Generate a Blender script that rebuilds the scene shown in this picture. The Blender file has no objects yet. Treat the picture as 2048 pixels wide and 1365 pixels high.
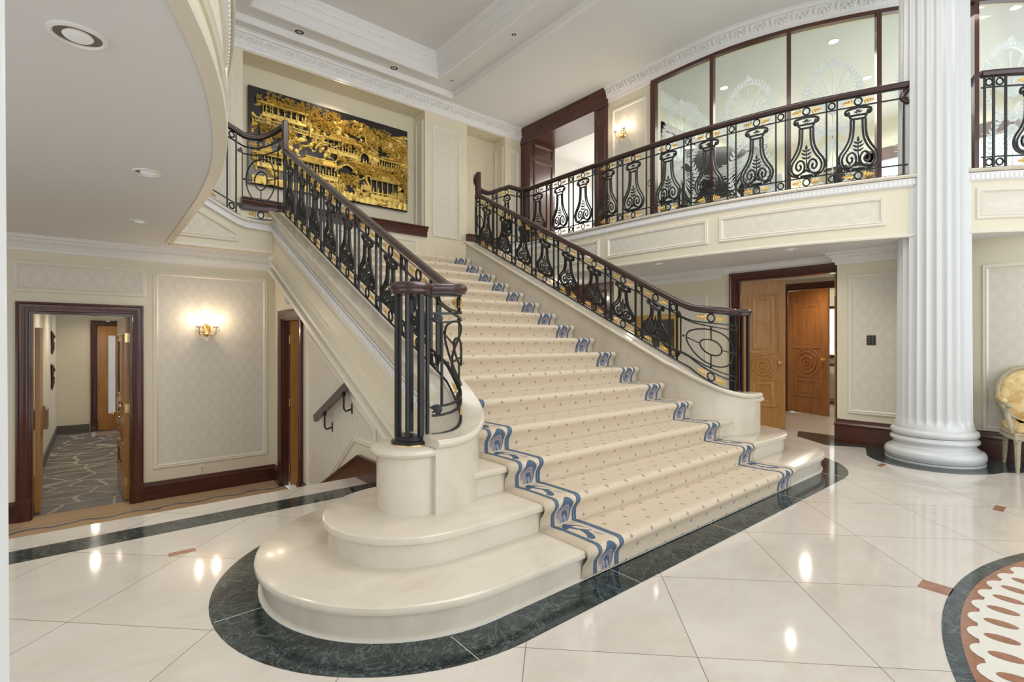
import bpy, math, random
from mathutils import Vector, noise
random.seed(7)
PI=math.pi
SC=bpy.context.scene
COL=SC.collection
# ------------------------------------------------------------------ camera, world, exposure, big lights
# world axes: x across the staircase, y up the staircase, z up, main floor at z=0
cam=bpy.data.cameras.new('camera'); cam.sensor_width=36; cam.lens=17.578; cam.clip_start=.05
co=bpy.data.objects.new('camera',cam); COL.objects.link(co)
co.location=(0,0,1.3); co.rotation_euler=(PI/2,0,math.radians(-39.8)); SC.camera=co
SC.view_settings.view_transform='Standard'; SC.view_settings.look='None'
SC.view_settings.gamma=1; SC.view_settings.exposure=0.20; SC.view_settings.use_curve_mapping=False
wd=bpy.data.worlds.new('world'); SC.world=wd; wd.use_nodes=True
wd.node_tree.nodes['Background'].inputs[0].default_value=(.86,.93,1,1)
wd.node_tree.nodes['Background'].inputs[1].default_value=.75
def area(n,loc,rot,sx,sy,p,col=(1,1,1)):
    l=bpy.data.lights.new(n,'AREA'); l.shape='RECTANGLE'; l.size=sx; l.size_y=sy; l.energy=p; l.color=col
    o=bpy.data.objects.new(n,l); o.location=loc; o.rotation_euler=rot; COL.objects.link(o); return o
def point(n,loc,p,col=(1,.85,.65),r=.03):
    l=bpy.data.lights.new(n,'POINT'); l.energy=p; l.color=col; l.shadow_soft_size=r
    o=bpy.data.objects.new(n,l); o.location=loc; COL.objects.link(o); return o
def spot(n,loc,p,col=(1,.9,.75),ang=120,r=.05,rot=(0,0,0)):
    l=bpy.data.lights.new(n,'SPOT'); l.energy=p; l.color=col; l.shadow_soft_size=r; l.spot_size=math.radians(ang); l.spot_blend=.8
    o=bpy.data.objects.new(n,l); o.location=loc; o.rotation_euler=rot; COL.objects.link(o); return o
area('rear_fill',(2.5,-5.6,3.2),(math.radians(90),0,0),11,5.5,300,(.96,.98,1))  # added fill behind the camera to even out brightness; no window modelled there
area('tray_fill',(3.3,2.3,6.3),(0,0,0),2.8,3.6,120,(1,.97,.92))  # added soft fill up in the ceiling tray, out of frame; no chandelier hangs here
area('left_fill',(-3.2,1.0,1.6),(math.radians(90),0,math.radians(-90)),5,2.2,28,(.97,.98,1))  # added fill from the left side, out of view, not a real opening
area('gallery_room_light',(10.2,3.0,5.6),(0,0,0),3,4,150,(1,.98,.9))
area('upper_hall_light',(9.6,7.3,5.4),(0,0,0),1.6,1.6,120,(1,.99,.96))
# ------------------------------------------------------------------ materials
def rgb(r,g,b):
    f=lambda c:((c/255+.055)/1.055)**2.4 if c>10 else c/255/12.92
    return (f(r),f(g),f(b))
class G:
    def __init__(s,name):
        s.mat=bpy.data.materials.new(name); s.mat.use_nodes=True
        s.t=s.mat.node_tree; s.b=s.t.nodes['Principled BSDF']; s.tc=None
    def n(s,k,**kw):
        x=s.t.nodes.new(k)
        for a,v in kw.items(): setattr(x,a,v)
        return x
    def put(s,sock,v):
        if v is None: return
        if isinstance(v,bpy.types.NodeSocket): s.t.links.new(v,sock)
        elif isinstance(v,(tuple,list)) and len(v)==3 and sock.type=='RGBA': sock.default_value=(*v,1)
        else: sock.default_value=v
    def m(s,op,a,b=None,c=None):
        x=s.n('ShaderNodeMath',operation=op); s.put(x.inputs[0],a); s.put(x.inputs[1],b); s.put(x.inputs[2],c); return x.outputs[0]
    def co(s,which='Object'):
        if not s.tc: s.tc=s.n('ShaderNodeTexCoord')
        return s.tc.outputs[which]
    def xyz(s,v=None):
        x=s.n('ShaderNodeSeparateXYZ'); s.put(x.inputs[0],v or s.co()); return x.outputs
    def vec(s,x,y,z):
        c=s.n('ShaderNodeCombineXYZ'); s.put(c.inputs[0],x);s.put(c.inputs[1],y);s.put(c.inputs[2],z); return c.outputs[0]
    def mapv(s,v,sc=(1,1,1),rot=(0,0,0)):
        x=s.n('ShaderNodeMapping'); s.put(x.inputs[0],v); x.inputs['Scale'].default_value=sc; x.inputs['Rotation'].default_value=rot; return x.outputs[0]
    def noise(s,v,sc,det=3,rough=.5,dist=0):
        x=s.n('ShaderNodeTexNoise'); s.put(x.inputs['Vector'],v); x.inputs['Scale'].default_value=sc; x.inputs['Detail'].default_value=det
        x.inputs['Roughness'].default_value=rough; x.inputs['Distortion'].default_value=dist; return x.outputs[0]
    def ramp(s,f,stops):
        x=s.n('ShaderNodeValToRGB'); s.put(x.inputs[0],f); e=x.color_ramp.elements
        while len(e)<len(stops): e.new(.5)
        for q,(p,c) in zip(e,stops): q.position=p; q.color=(*c,1) if len(c)==3 else c
        return x.outputs[0]
    def mix(s,f,a,b):
        x=s.n('ShaderNodeMix',data_type='RGBA'); s.put(x.inputs[0],f); s.put(x.inputs[6],a); s.put(x.inputs[7],b); return x.outputs[2]
    def step(s,x,lo,hi):   # smooth 0..1
        k=s.n('ShaderNodeMapRange',interpolation_type='SMOOTHSTEP'); s.put(k.inputs[0],x)
        k.inputs[1].default_value=lo;k.inputs[2].default_value=hi;k.inputs[3].default_value=0;k.inputs[4].default_value=1; return k.outputs[0]
    def band(s,x,lo,hi,e=.004):
        return s.m('MULTIPLY',s.step(x,lo-e,lo+e),s.m('SUBTRACT',1.0,s.step(x,hi-e,hi+e)))
    def set(s,col=None,rough=.5,metal=0,coat=0,bump=None,bs=.3,bd=.01,spec=None):
        b=s.b; s.put(b.inputs['Base Color'],col); s.put(b.inputs['Roughness'],rough); s.put(b.inputs['Metallic'],metal)
        s.put(b.inputs['Coat Weight'],coat); b.inputs['Coat Roughness'].default_value=.08
        if spec is not None: b.inputs['Specular IOR Level'].default_value=spec
        if bump is not None:
            x=s.n('ShaderNodeBump'); x.inputs['Strength'].default_value=bs; x.inputs['Distance'].default_value=bd
            s.put(x.inputs['Height'],bump); s.t.links.new(x.outputs[0],b.inputs['Normal'])
        return s.mat
def plain(name,c,rough=.5,metal=0,coat=0,var=.06,sc=6,bump=0):
    g=G(name); f=g.noise(g.co(),sc,4)
    a=tuple(q*(1-var) for q in c); d=tuple(min(1,q*(1+var)) for q in c)
    return g.set(g.mix(f,a,d),rough,metal,coat,bump=g.noise(g.co(),sc*12,3) if bump else None,bs=bump)
def emis(name,c,st):
    g=G(name); g.b.inputs['Emission Color'].default_value=(*c,1); g.b.inputs['Emission Strength'].default_value=st
    return g.set(c,.5)
CREAM=plain('cream_paint',(.76,.695,.535),.45,var=.02,sc=1.5)
CREAM2=plain('pale_cream_paint',(.80,.75,.64),.45,var=.02,sc=1.5)
WHITE=plain('white_plaster',(.82,.81,.80),.5,var=.02,sc=2)
CEIL=plain('ceiling_paint',(.765,.765,.775),.7,var=.015,sc=1)
SOFF=plain('soffit_paint',(.80,.80,.82),.6,var=.015,sc=1)
COLM=plain('column_enamel',(.70,.715,.71),.28,var=.015,sc=1,coat=.3)
IRON=plain('wrought_iron',(.016,.016,.017),.38,.35,.2,var=.3,sc=30)
GILT=plain('gilding',(.83,.53,.17),.33,.85,var=.25,sc=40)
GILTP=plain('aged_gilt_relief',(.88,.58,.17),.32,.78,var=.35,sc=14,bump=.4)
BRASS=plain('polished_brass',(.86,.62,.25),.2,.95,var=.1)
LACQ=plain('black_lacquer',(.012,.010,.010),.25,0,.3)
GOLDP=plain('white_etching',(.82,.88,.86),.5,var=.1)
BLK=plain('black_plastic',(.03,.03,.028),.4)
PLAST=plain('ivory_plastic',(.78,.74,.64),.4)
STONEB=plain('slate_baseboard',(.12,.105,.09),.5,var=.2)
CHROME=plain('chrome_reflector',(.75,.74,.70),.12,1)
CRYS=plain('crystal',(.9,.85,.74),.05,0,.5)
PIANO=plain('piano_lacquer',(.022,.012,.010),.18,0,.6)
BULB=emis('lit_bulb',(1,.88,.68),16)
LAMP=emis('lit_downlight',(1,.88,.70),7)
def wood(name,c1,c2,rough=.3,coat=.4,sc=(1.2,14,14),vert=True):
    g=G(name); v=g.mapv(g.co(),(14,14,1.2) if vert else (1.5,1.5,14))
    f=g.noise(v,1.4,5,.6,.6); f2=g.noise(v,7,3,.5)
    f=g.m('ADD',g.m('MULTIPLY',f,.75),g.m('MULTIPLY',f2,.25))
    return g.set(g.ramp(f,[(.3,c1),(.7,c2)]),rough,0,coat)
MAHO=wood('mahogany',(.038,.010,.006),(.105,.026,.014))
MAHOH=wood('mahogany_horizontal',(.038,.010,.006),(.105,.026,.014),vert=False)
RAIL=wood('dark_handrail_wood',(.022,.009,.009),(.058,.019,.017),.28,.4,vert=False)
MAPLE=wood('figured_maple',(.36,.155,.036),(.52,.26,.075),.3,.4)
MAPLE2=wood('amber_maple',(.25,.085,.018),(.40,.16,.040),.28,.5)
def damask():
    g=G('damask_silk'); x,y,z=g.xyz(); u=g.m('ADD',x,y)
    w=g.m('MULTIPLY',g.m('SINE',g.m('MULTIPLY',z,2*PI/.42)),.07)
    a=g.m('ABSOLUTE',g.m('SINE',g.m('MULTIPLY',g.m('ADD',u,w),PI/.26)))
    b=g.m('ABSOLUTE',g.m('SINE',g.m('MULTIPLY',g.m('SUBTRACT',u,w),PI/.26)))
    n=g.noise(g.co(),24,4,.65); k=g.m('ADD',g.m('MULTIPLY',a,b),g.m('MULTIPLY',g.m('SUBTRACT',n,.5),1.1))
    f=g.step(k,.28,.42); f=g.m('MULTIPLY',f,g.m('SUBTRACT',1.0,g.step(k,.62,.72)))
    return g.set(g.mix(f,(.72,.665,.565),(.755,.705,.61)),g.m('SUBTRACT',.55,g.m('MULTIPLY',f,.12)))
DAMASK=damask()
def marblecol(g,v=None,base=((.57,.50,.395),(.65,.585,.475),(.70,.64,.535))):
    v=v or g.co()
    n=g.noise(v,1.3,6,.62,1.2); n2=g.noise(g.mapv(v,(1,3.2,1),(0,0,.6)),3.2,6,.65,.8)
    c=g.ramp(g.m('ADD',g.m('MULTIPLY',n,.6),g.m('MULTIPLY',n2,.4)),[(.32,base[0]),(.5,base[1]),(.68,base[2])])
    ve=g.m('ABSOLUTE',g.m('SUBTRACT',g.noise(v,2.1,7,.7,1.8),.5))
    return g.mix(g.m('MULTIPLY',g.m('SUBTRACT',1.0,g.step(ve,0,.012)),.25),c,(.62,.53,.42))
def stone():
    g=G('cream_marble'); return g.set(marblecol(g),.22,0,.25)
STONE=stone()
def floormat():
    g=G('diagonal_marble_tiles'); x,y,z=g.xyz()
    p=g.m('ADD',g.m('SUBTRACT',x,3.4),g.m('SUBTRACT',y,1.59)); q=g.m('SUBTRACT',g.m('SUBTRACT',x,3.4),g.m('SUBTRACT',y,1.59))
    def ln(a): return g.m('ABSOLUTE',g.m('SUBTRACT',g.m('FRACT',g.m('ADD',a,.5)),.5))
    d=g.m('MINIMUM',ln(p),ln(q)); L=g.m('SUBTRACT',1.0,g.step(d,.0018,.0034))
    wn=g.n('ShaderNodeTexWhiteNoise',noise_dimensions='3D'); g.put(wn.inputs[0],g.vec(g.m('FLOOR',p),g.m('FLOOR',q),0.0))
    vv=g.n('ShaderNodeVectorMath',operation='ADD'); g.put(vv.inputs[0],g.co()); g.put(vv.inputs[1],wn.outputs['Color'])
    c=marblecol(g,vv.outputs[0],((.58,.525,.45),(.665,.615,.545),(.70,.66,.60)))
    c=g.mix(g.m('MULTIPLY',wn.outputs['Value'],.25),c,(.70,.64,.56))
    return g.set(g.mix(L,c,(.22,.19,.15)),.075,0,.0,spec=.62)
FLOORM=floormat()
def greenm():
    g=G('dark_green_marble'); v=g.co(); w=g.noise(v,3,6,.7,2.5); w2=g.noise(v,9,7,.75,1.5)
    a=g.m('SUBTRACT',1.0,g.step(g.m('ABSOLUTE',g.m('SUBTRACT',w,.5)),0,.018)); b=g.m('SUBTRACT',1.0,g.step(g.m('ABSOLUTE',g.m('SUBTRACT',w2,.5)),0,.018))
    k=g.m('MINIMUM',g.m('ADD',g.m('MULTIPLY',a,.55),g.m('MULTIPLY',b,.4)),1.0)
    base=g.ramp(g.noise(v,2.2,5),[(.35,(.008,.013,.015)),(.65,(.022,.034,.036))])
    return g.set(g.mix(g.m('MULTIPLY',k,.6),base,(.26,.36,.33)),.09,spec=.6)
GREEN=greenm()
ROSSO=plain('rust_marble',(.34,.15,.085),.12,var=.45,sc=18)
IVORY=plain('ivory_marble',(.80,.78,.70),.10,var=.03,sc=5)
def flag():
    g=G('flagstone'); n=g.noise(g.co(),1.5,3); x,y,z=g.xyz()
    v=g.vec(g.m('ADD',g.m('MULTIPLY',x,2.2),g.m('MULTIPLY',n,.8)),g.m('ADD',g.m('MULTIPLY',y,2.6),g.m('MULTIPLY',n,.9)),0.0)
    vo=g.n('ShaderNodeTexVoronoi',feature='DISTANCE_TO_EDGE'); g.put(vo.inputs['Vector'],v); vo.inputs['Scale'].default_value=1.0
    f=g.m('SUBTRACT',1.0,g.step(vo.outputs['Distance'],.018,.045))
    c=g.ramp(g.noise(g.co(),3,5),[(.3,(.10,.092,.082)),(.7,(.19,.175,.155))])
    return g.set(g.mix(f,c,(.42,.38,.33)),.5,bump=f,bs=-.3)
FLAG=flag()
def carpet():
    g=G('runner_carpet'); s=g.n('ShaderNodeUVMap'); x,y,_=g.xyz(s.outputs[0])
    e=g.m('SUBTRACT',1.37,g.m('ABSOLUTE',g.m('SUBTRACT',x,3.4)))          # metres in from carpet edge
    fv=g.m('FRACT',y)                                                       # 0..1 per step
    base=g.mix(g.noise(g.co(),60,3),(.58,.475,.345),(.72,.62,.475))
    # lattice of small diamonds
    du=.20; dv=.345
    def lat(o):
        a=g.m('SUBTRACT',g.m('FRACT',g.m('ADD',g.m('DIVIDE',x,du),o)),.5); b=g.m('SUBTRACT',g.m('FRACT',g.m('ADD',g.m('DIVIDE',y,dv),o)),.5)
        return g.m('ADD',g.m('MULTIPLY',g.m('ABSOLUTE',a),du),g.m('MULTIPLY',g.m('ABSOLUTE',b),dv*.5))
    d=g.m('MINIMUM',lat(0.0),lat(.5)); dots=g.m('MULTIPLY',g.m('SUBTRACT',1.0,g.step(d,.013,.020)),g.step(e,.31,.32))
    c=g.mix(g.m('MULTIPLY',dots,.72),base,(.27,.22,.20))
    blue=g.mix(g.noise(g.co(),25,3),(.070,.110,.170),(.115,.165,.235)); lav=g.mix(g.noise(g.co(),20,3),(.30,.27,.31),(.42,.39,.42))
    wob=g.m('MULTIPLY',g.m('SINE',g.m('MULTIPLY',fv,2*PI)),.008)
    e1=g.m('ADD',e,wob)
    def disk(cx,cv,ax,ay,rot=0,soft=.03):
        X_=g.m('SUBTRACT',e,cx); Y_=g.m('MULTIPLY',g.m('SUBTRACT',fv,cv),.48); cr,sr=math.cos(rot),math.sin(rot)
        U_=g.m('DIVIDE',g.m('ADD',g.m('MULTIPLY',X_,cr),g.m('MULTIPLY',Y_,sr)),ax); V_=g.m('DIVIDE',g.m('SUBTRACT',g.m('MULTIPLY',Y_,cr),g.m('MULTIPLY',X_,sr)),ay)
        return g.m('SUBTRACT',1.0,g.step(g.m('SQRT',g.m('ADD',g.m('MULTIPLY',U_,U_),g.m('MULTIPLY',V_,V_))),1-soft,1+soft))
    def cut(p,q): return g.m('MULTIPLY',p,g.m('SUBTRACT',1.0,q))
    ris=g.m('MULTIPLY',g.m('SUBTRACT',1.0,g.step(fv,.385,.395)),g.step(fv,.010,.020))
    arch=g.m('MULTIPLY',cut(disk(.180,.17,.062,.105),disk(.120,.02,.035,.05)),ris); c=g.mix(arch,c,blue)
    c=g.mix(g.m('MULTIPLY',cut(disk(.175,.125,.056,.078),disk(.135,-.01,.030,.055)),ris),c,lav)
    c=g.mix(g.m('MULTIPLY',g.m('MULTIPLY',g.m('SUBTRACT',disk(.178,.12,.047,.066),disk(.178,.12,.041,.058)),.6),ris),c,(.20,.13,.19))
    c=g.mix(g.m('MULTIPLY',cut(disk(.186,.085,.030,.052),disk(.160,.05,.018,.045)),ris),c,blue)
    c=g.mix(g.m('MULTIPLY',disk(.196,.075,.010,.030,.3),ris),c,lav)
    trd=g.step(fv,.47,.49)
    c=g.mix(g.m('MULTIPLY',cut(disk(.165,.62,.030,.070,-.5),disk(.150,.66,.014,.050,-.5)),trd),c,blue)
    c=g.mix(g.m('MULTIPLY',cut(disk(.200,.80,.034,.075,.55),disk(.215,.77,.018,.055,.55)),trd),c,blue)
    c=g.mix(g.m('MULTIPLY',disk(.150,.90,.020,.045,-.8),trd),c,blue); c=g.mix(g.m('MULTIPLY',disk(.225,.56,.012,.03,.2),trd),c,lav)
    c=g.mix(g.band(e1,.080,.112,.003),c,blue); c=g.mix(g.band(e1,.262,.302,.003),c,blue)
    c=g.mix(g.band(e1,.094,.099,.002),c,(.19,.25,.31)); c=g.mix(g.band(e1,.279,.284,.002),c,(.19,.25,.31))
    return g.set(c,.95,bump=g.noise(g.co(),180,2),bs=.35,bd=.004,spec=.1)
CARPET=carpet()
def entry_carpet():
    g=G('entry_carpet'); x,y,z=g.xyz(); c=g.mix(g.noise(g.co(),40,3),(.46,.31,.18),(.58,.41,.26))
    w=g.m('MULTIPLY',g.m('SINE',g.m('MULTIPLY',x,2*PI/.42)),.035); n=g.m('MULTIPLY',g.m('SUBTRACT',g.noise(g.co(),9,2),.5),.12)
    k=g.m('ABSOLUTE',g.m('SUBTRACT',g.m('ADD',g.m('ADD',y,w),n),7.10)); c=g.mix(g.m('SUBTRACT',1.0,g.step(k,.018,.04)),c,(.16,.17,.19))
    k2=g.m('ABSOLUTE',g.m('SUBTRACT',y,7.22)); c=g.mix(g.m('MULTIPLY',g.m('SUBTRACT',1.0,g.step(k2,.008,.016)),.7),c,(.22,.22,.23))
    return g.set(c,.9,spec=.1)
ENTRYC=entry_carpet()
def glassm(name,tint,gl=.10):
    g=G(name); t=g.t; t.nodes.remove(g.b)
    tr=g.n('ShaderNodeBsdfTransparent'); tr.inputs[0].default_value=(*tint,1); gs=g.n('ShaderNodeBsdfGlossy'); gs.inputs['Roughness'].default_value=.02
    fr=g.n('ShaderNodeFresnel'); fr.inputs[0].default_value=1.4; mx=g.n('ShaderNodeMixShader')
    t.links.new(g.m('MULTIPLY',fr.outputs[0],.35),mx.inputs[0]); t.links.new(tr.outputs[0],mx.inputs[1]); t.links.new(gs.outputs[0],mx.inputs[2])
    t.links.new(mx.outputs[0],t.nodes['Material Output'].inputs[0]); return g.mat
GLASS=glassm('gallery_glass',(.88,.94,.90))
def skym(name,st,green=False):
    g=G(name); x,y,z=g.xyz(); n=g.noise(g.co(),5,5,.6)
    c=g.ramp(n,[(.4,(.95,.98,1)),(.6,(.55,.62,.35) if green else (.85,.92,1))])
    g.put(g.b.inputs['Emission Color'],c); g.b.inputs['Emission Strength'].default_value=st; return g.set((.5,.5,.5),.6)
SKYW=skym('bright_daylight_pane',1.6); SKYD=skym('dim_frosted_pane',.2)
SKYG=skym('garden_daylight_pane',1.3,True)
def fabric():
    g=G('gold_damask_fabric'); n=g.noise(g.co(),7,4,.6,1); c=g.ramp(n,[(.38,(.60,.40,.15)),(.55,(.78,.60,.29)),(.7,(.84,.70,.42))])
    return g.set(c,.5,bump=g.noise(g.co(),90,2),bs=.1)
FABRIC=fabric()
CHWOOD=plain('antiqued_ivory_wood',(.46,.40,.28),.45,var=.3,sc=25)
def painting():
    g=G('dark_oil_painting'); n=g.noise(g.co(),4,6,.6,1); return g.set(g.ramp(n,[(.35,(.02,.02,.016)),(.55,(.06,.06,.045)),(.75,(.16,.13,.09))]),.3,0,.3)
PAINT=painting()
# ------------------------------------------------------------------ mesh helpers
class MB:
    def __init__(s): s.v=[]; s.f=[]; s.uv=None
    def add(s,vs,fs):
        o=len(s.v); s.v+=[tuple(q) for q in vs]; s.f+=[tuple(i+o for i in f) for f in fs]; return s
    def box(s,x0,x1,y0,y1,z0,z1,b=0):
        if x0>x1:x0,x1=x1,x0
        if y0>y1:y0,y1=y1,y0
        if b:
            P=[(x0+b,y0),(x1-b,y0),(x1,y0+b),(x1,y1-b),(x1-b,y1),(x0+b,y1),(x0,y1-b),(x0,y0+b)]
            Q=[(x0+b,y0+b),(x1-b,y0+b),(x1-b,y0+b),(x1-b,y1-b),(x1-b,y1-b),(x0+b,y1-b),(x0+b,y1-b),(x0+b,y0+b)]
            v=[(*q,z0) for q in Q]+[(*q,z0+b) for q in P]+[(*q,z1-b) for q in P]+[(*q,z1) for q in Q]; n=8
            f=[tuple(range(n-1,-1,-1)),tuple(range(3*n,4*n))]
            for r in range(3): f+=[(r*n+i,r*n+(i+1)%n,(r+1)*n+(i+1)%n,(r+1)*n+i) for i in range(n)]
            return s.add(v,f)
        v=[(x0,y0,z0),(x1,y0,z0),(x1,y1,z0),(x0,y1,z0),(x0,y0,z1),(x1,y0,z1),(x1,y1,z1),(x0,y1,z1)]
        return s.add(v,[(3,2,1,0),(4,5,6,7),(0,1,5,4),(1,2,6,5),(2,3,7,6),(3,0,4,7)])
    def obox(s,o,U,V,N,u0,u1,v0,v1,n0,n1):
        o,U,V,N=Vector(o),Vector(U),Vector(V),Vector(N)
        v=[o+U*a+V*b+N*c for c in (n0,n1) for b in (v0,v1) for a in (u0,u1)]
        return s.add(v,[(0,2,3,1),(4,5,7,6),(0,1,5,4),(1,3,7,5),(3,2,6,7),(2,0,4,6)])
    def prism(s,poly,a0,a1,ax='z'):
        "extrude a 2D polygon; ax is the extrusion axis"
        def P(p,a): return (p[0],p[1],a) if ax=='z' else ((a,p[0],p[1]) if ax=='x' else (p[0],a,p[1]))
        n=len(poly); v=[P(p,a0) for p in poly]+[P(p,a1) for p in poly]
        return s.add(v,[tuple(range(n-1,-1,-1)),tuple(range(n,2*n))]+[(i,(i+1)%n,n+(i+1)%n,n+i) for i in range(n)])
    def tube(s,pts,r,n=6,closed=False,r2=None,caps=True):
        pts=[Vector(p) for p in pts]; m=len(pts); R=[]
        up=None
        for i,p in enumerate(pts):
            a=pts[(i-1)%m] if (closed or i>0) else p; b=pts[(i+1)%m] if (closed or i<m-1) else p
            t=(b-a); t=t.normalized() if t.length>1e-9 else Vector((0,0,1))
            if up is None:
                up=Vector((0,0,1)) if abs(t.z)<.9 else Vector((1,0,0))
            sd=t.cross(up)
            if sd.length<1e-6: sd=t.orthogonal()
            sd.normalize(); up=sd.cross(t).normalized()
            rr=r if r2 is None else r+(r2-r)*i/max(1,m-1)
            R.append([p+(sd*math.cos(2*PI*k/n+PI/n)+up*math.sin(2*PI*k/n+PI/n))*rr for k in range(n)])
        v=[q for ring in R for q in ring]; f=[]
        for i in range(m if closed else m-1):
            j=(i+1)%m
            f+=[(i*n+k,i*n+(k+1)%n,j*n+(k+1)%n,j*n+k) for k in range(n)]
        if not closed and caps: f+=[tuple(range(n-1,-1,-1)),tuple(range((m-1)*n,m*n))]
        return s.add(v,f)
    def lathe(s,c,prof,n=32,ax='z',a0=0,a1=2*PI):
        "prof: (radius, height) list; ax z, x or y"
        c=Vector(c); v=[]; full=abs(a1-a0-2*PI)<1e-6; k=n if full else n+1
        for r,h in prof:
            for i in range(k):
                a=a0+(a1-a0)*i/n; x,y=r*math.cos(a),r*math.sin(a)
                v.append(c+Vector((x,y,h) if ax=='z' else ((h,x,y) if ax=='x' else (x,h,y))))
        f=[]
        for j in range(len(prof)-1):
            for i in range(n):
                i2=(i+1)%k; f.append((j*k+i,j*k+i2,(j+1)*k+i2,(j+1)*k+i))
        if full:
            if prof[0][0]>1e-6: f.append(tuple(range(k-1,-1,-1)))
            if prof[-1][0]>1e-6: f.append(tuple(range((len(prof)-1)*k,len(prof)*k)))
        return s.add(v,f)
    def ball(s,c,r,sx=1,sy=1,sz=1,n=10,m=6):
        c=Vector(c); v=[c+Vector((0,0,-r*sz))]
        for j in range(1,m):
            t=-PI/2+PI*j/m
            for i in range(n):
                a=2*PI*i/n; v.append(c+Vector((r*sx*math.cos(t)*math.cos(a),r*sy*math.cos(t)*math.sin(a),r*sz*math.sin(t))))
        v.append(c+Vector((0,0,r*sz))); f=[(0,1+(i+1)%n,1+i) for i in range(n)]
        for j in range(m-2): f+=[(1+j*n+i,1+j*n+(i+1)%n,1+(j+1)*n+(i+1)%n,1+(j+1)*n+i) for i in range(n)]
        L=len(v)-1; o=1+(m-2)*n; f+=[(o+i,o+(i+1)%n,L) for i in range(n)]
        return s.add(v,f)
    def grid(s,F,nu,nv):
        v=[F(i/nu,j/nv) for j in range(nv+1) for i in range(nu+1)]
        return s.add(v,[(j*(nu+1)+i,j*(nu+1)+i+1,(j+1)*(nu+1)+i+1,(j+1)*(nu+1)+i) for j in range(nv) for i in range(nu)])
    def leaf(s,F,cx,cy,ang,L,W,t):
        "flat pointed lobe drawn through mapping F(u,v,h)"
        ca,sa=math.cos(ang),math.sin(ang); pts=[(0,0),(.3*L,.5*W),(.65*L,.38*W),(L,0),(.65*L,-.38*W),(.3*L,-.5*W)]
        P=[(cx+a*ca-b*sa,cy+a*sa+b*ca) for a,b in pts]; mx,my=cx+.45*L*ca,cy+.45*L*sa
        v=[F(a,b,0) for a,b in P]+[F(mx,my,t),F(mx,my,-t)]
        return s.add(v,[(i,(i+1)%6,6) for i in range(6)]+[((i+1)%6,i,7) for i in range(6)])
def obj(name,mb,mat,parent=None,smooth=35,bev=0,label=None):
    me=bpy.data.meshes.new(name); me.from_pydata(mb.v,[],mb.f); me.update()
    import bmesh
    bm=bmesh.new(); bm.from_mesh(me); bmesh.ops.remove_doubles(bm,verts=bm.verts,dist=1e-6)
    if mb.uv is None: bmesh.ops.recalc_face_normals(bm,faces=bm.faces)
    bm.to_mesh(me); bm.free()
    me.materials.append(mat)
    if smooth:
        me.shade_smooth()
        me.set_sharp_from_angle(angle=math.radians(smooth))
    o=bpy.data.objects.new(name,me); COL.objects.link(o)
    if parent is not None:
        o.parent=parent; off=Vector((0,0,0)); L=parent; loc=False
        while L is not None: off+=Vector(L.location); loc=loc or bool(L.get('local')); L=L.parent
        if not loc: o.location=-off
    if label: o['label']=label
    return o
def thing(name,loc=(0,0,0),label=None,cat=None,group=None,local=False,rz=0):
    o=bpy.data.objects.new(name,None); COL.objects.link(o); o.location=loc; o.rotation_euler=(0,0,rz); o.empty_display_size=.1
    if label: o['label']=label; o['category']=cat
    if group: o['group']=group
    if local: o['local']=1
    return o
def tag(o,label,cat,group=None):
    o['label']=label; o['category']=cat
    if group: o['group']=group
    return o
def struct(name,mb,mat,parent=None,smooth=35,label=None,cat=None):
    o=obj(name,mb,mat,parent,smooth)
    if parent is None:
        o['kind']='structure'; o['label']=label or name.replace('_',' '); o['category']=cat or name.split('_')[0].split('.')[0]
    return o
def offset(path,off,closed=False):
    n=len(path); out=[]
    for i,p in enumerate(path):
        a=path[(i-1)%n] if (closed or i>0) else None; b=path[(i+1)%n] if (closed or i<n-1) else None
        def nr(p,q):
            dx,dy=q[0]-p[0],q[1]-p[1]; L=math.hypot(dx,dy) or 1; return (dy/L,-dx/L)     # right-hand normal
        if a is None: nx,ny=nr(p,b); k=1
        elif b is None: nx,ny=nr(a,p); k=1
        else:
            n1,n2=nr(a,p),nr(p,b); nx,ny=n1[0]+n2[0],n1[1]+n2[1]; L=math.hypot(nx,ny) or 1; nx/=L; ny/=L
            k=1/max(.35,nx*n1[0]+ny*n1[1])
        out.append((p[0]+nx*off*k,p[1]+ny*off*k))
    return out
def sweep(mb,path,prof,closed=False,caps=True,zf=None,closeprof=False):
    "prof: (offset to the right of the path, z)"
    n=len(path); rows=[offset(path,o,closed) for o,z in prof]; v=[]
    for (o,z),r in zip(prof,rows): v+=[(p[0],p[1],z+(zf(i) if zf else 0)) for i,p in enumerate(r)]
    f=[]; m=len(prof)
    for j in range(m if closeprof else m-1):
        j2=(j+1)%m
        for i in range(n if closed else n-1):
            i2=(i+1)%n; f.append((j*n+i,j*n+i2,j2*n+i2,j2*n+i))
    if caps and not closed: f+=[tuple(j*n for j in range(m)),tuple(j*n+n-1 for j in range(m-1,-1,-1))]
    return mb.add(v,f)
def slab(mb,poly,prof):
    "closed solid; prof from bottom to top as (outward offset, z); poly counter-clockwise"
    sweep(mb,poly,prof,closed=True); n=len(poly); m=len(prof)
    base=len(mb.v)-n*m; mb.f.append(tuple(base+i for i in range(n-1,-1,-1))); mb.f.append(tuple(base+(m-1)*n+i for i in range(n))); return mb
def crom(P,k=8):
    out=[]; n=len(P)
    for i in range(n-1):
        p0,p1,p2,p3=P[max(0,i-1)],P[i],P[i+1],P[min(n-1,i+2)]
        for j in range(k):
            t=j/k; out.append(tuple(.5*((2*b)+(-a+c)*t+(2*a-5*b+4*c-d)*t*t+(-a+3*b-3*c+d)*t**3) for a,b,c,d in zip(p0,p1,p2,p3)))
    out.append(tuple(P[-1])); return out
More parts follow.
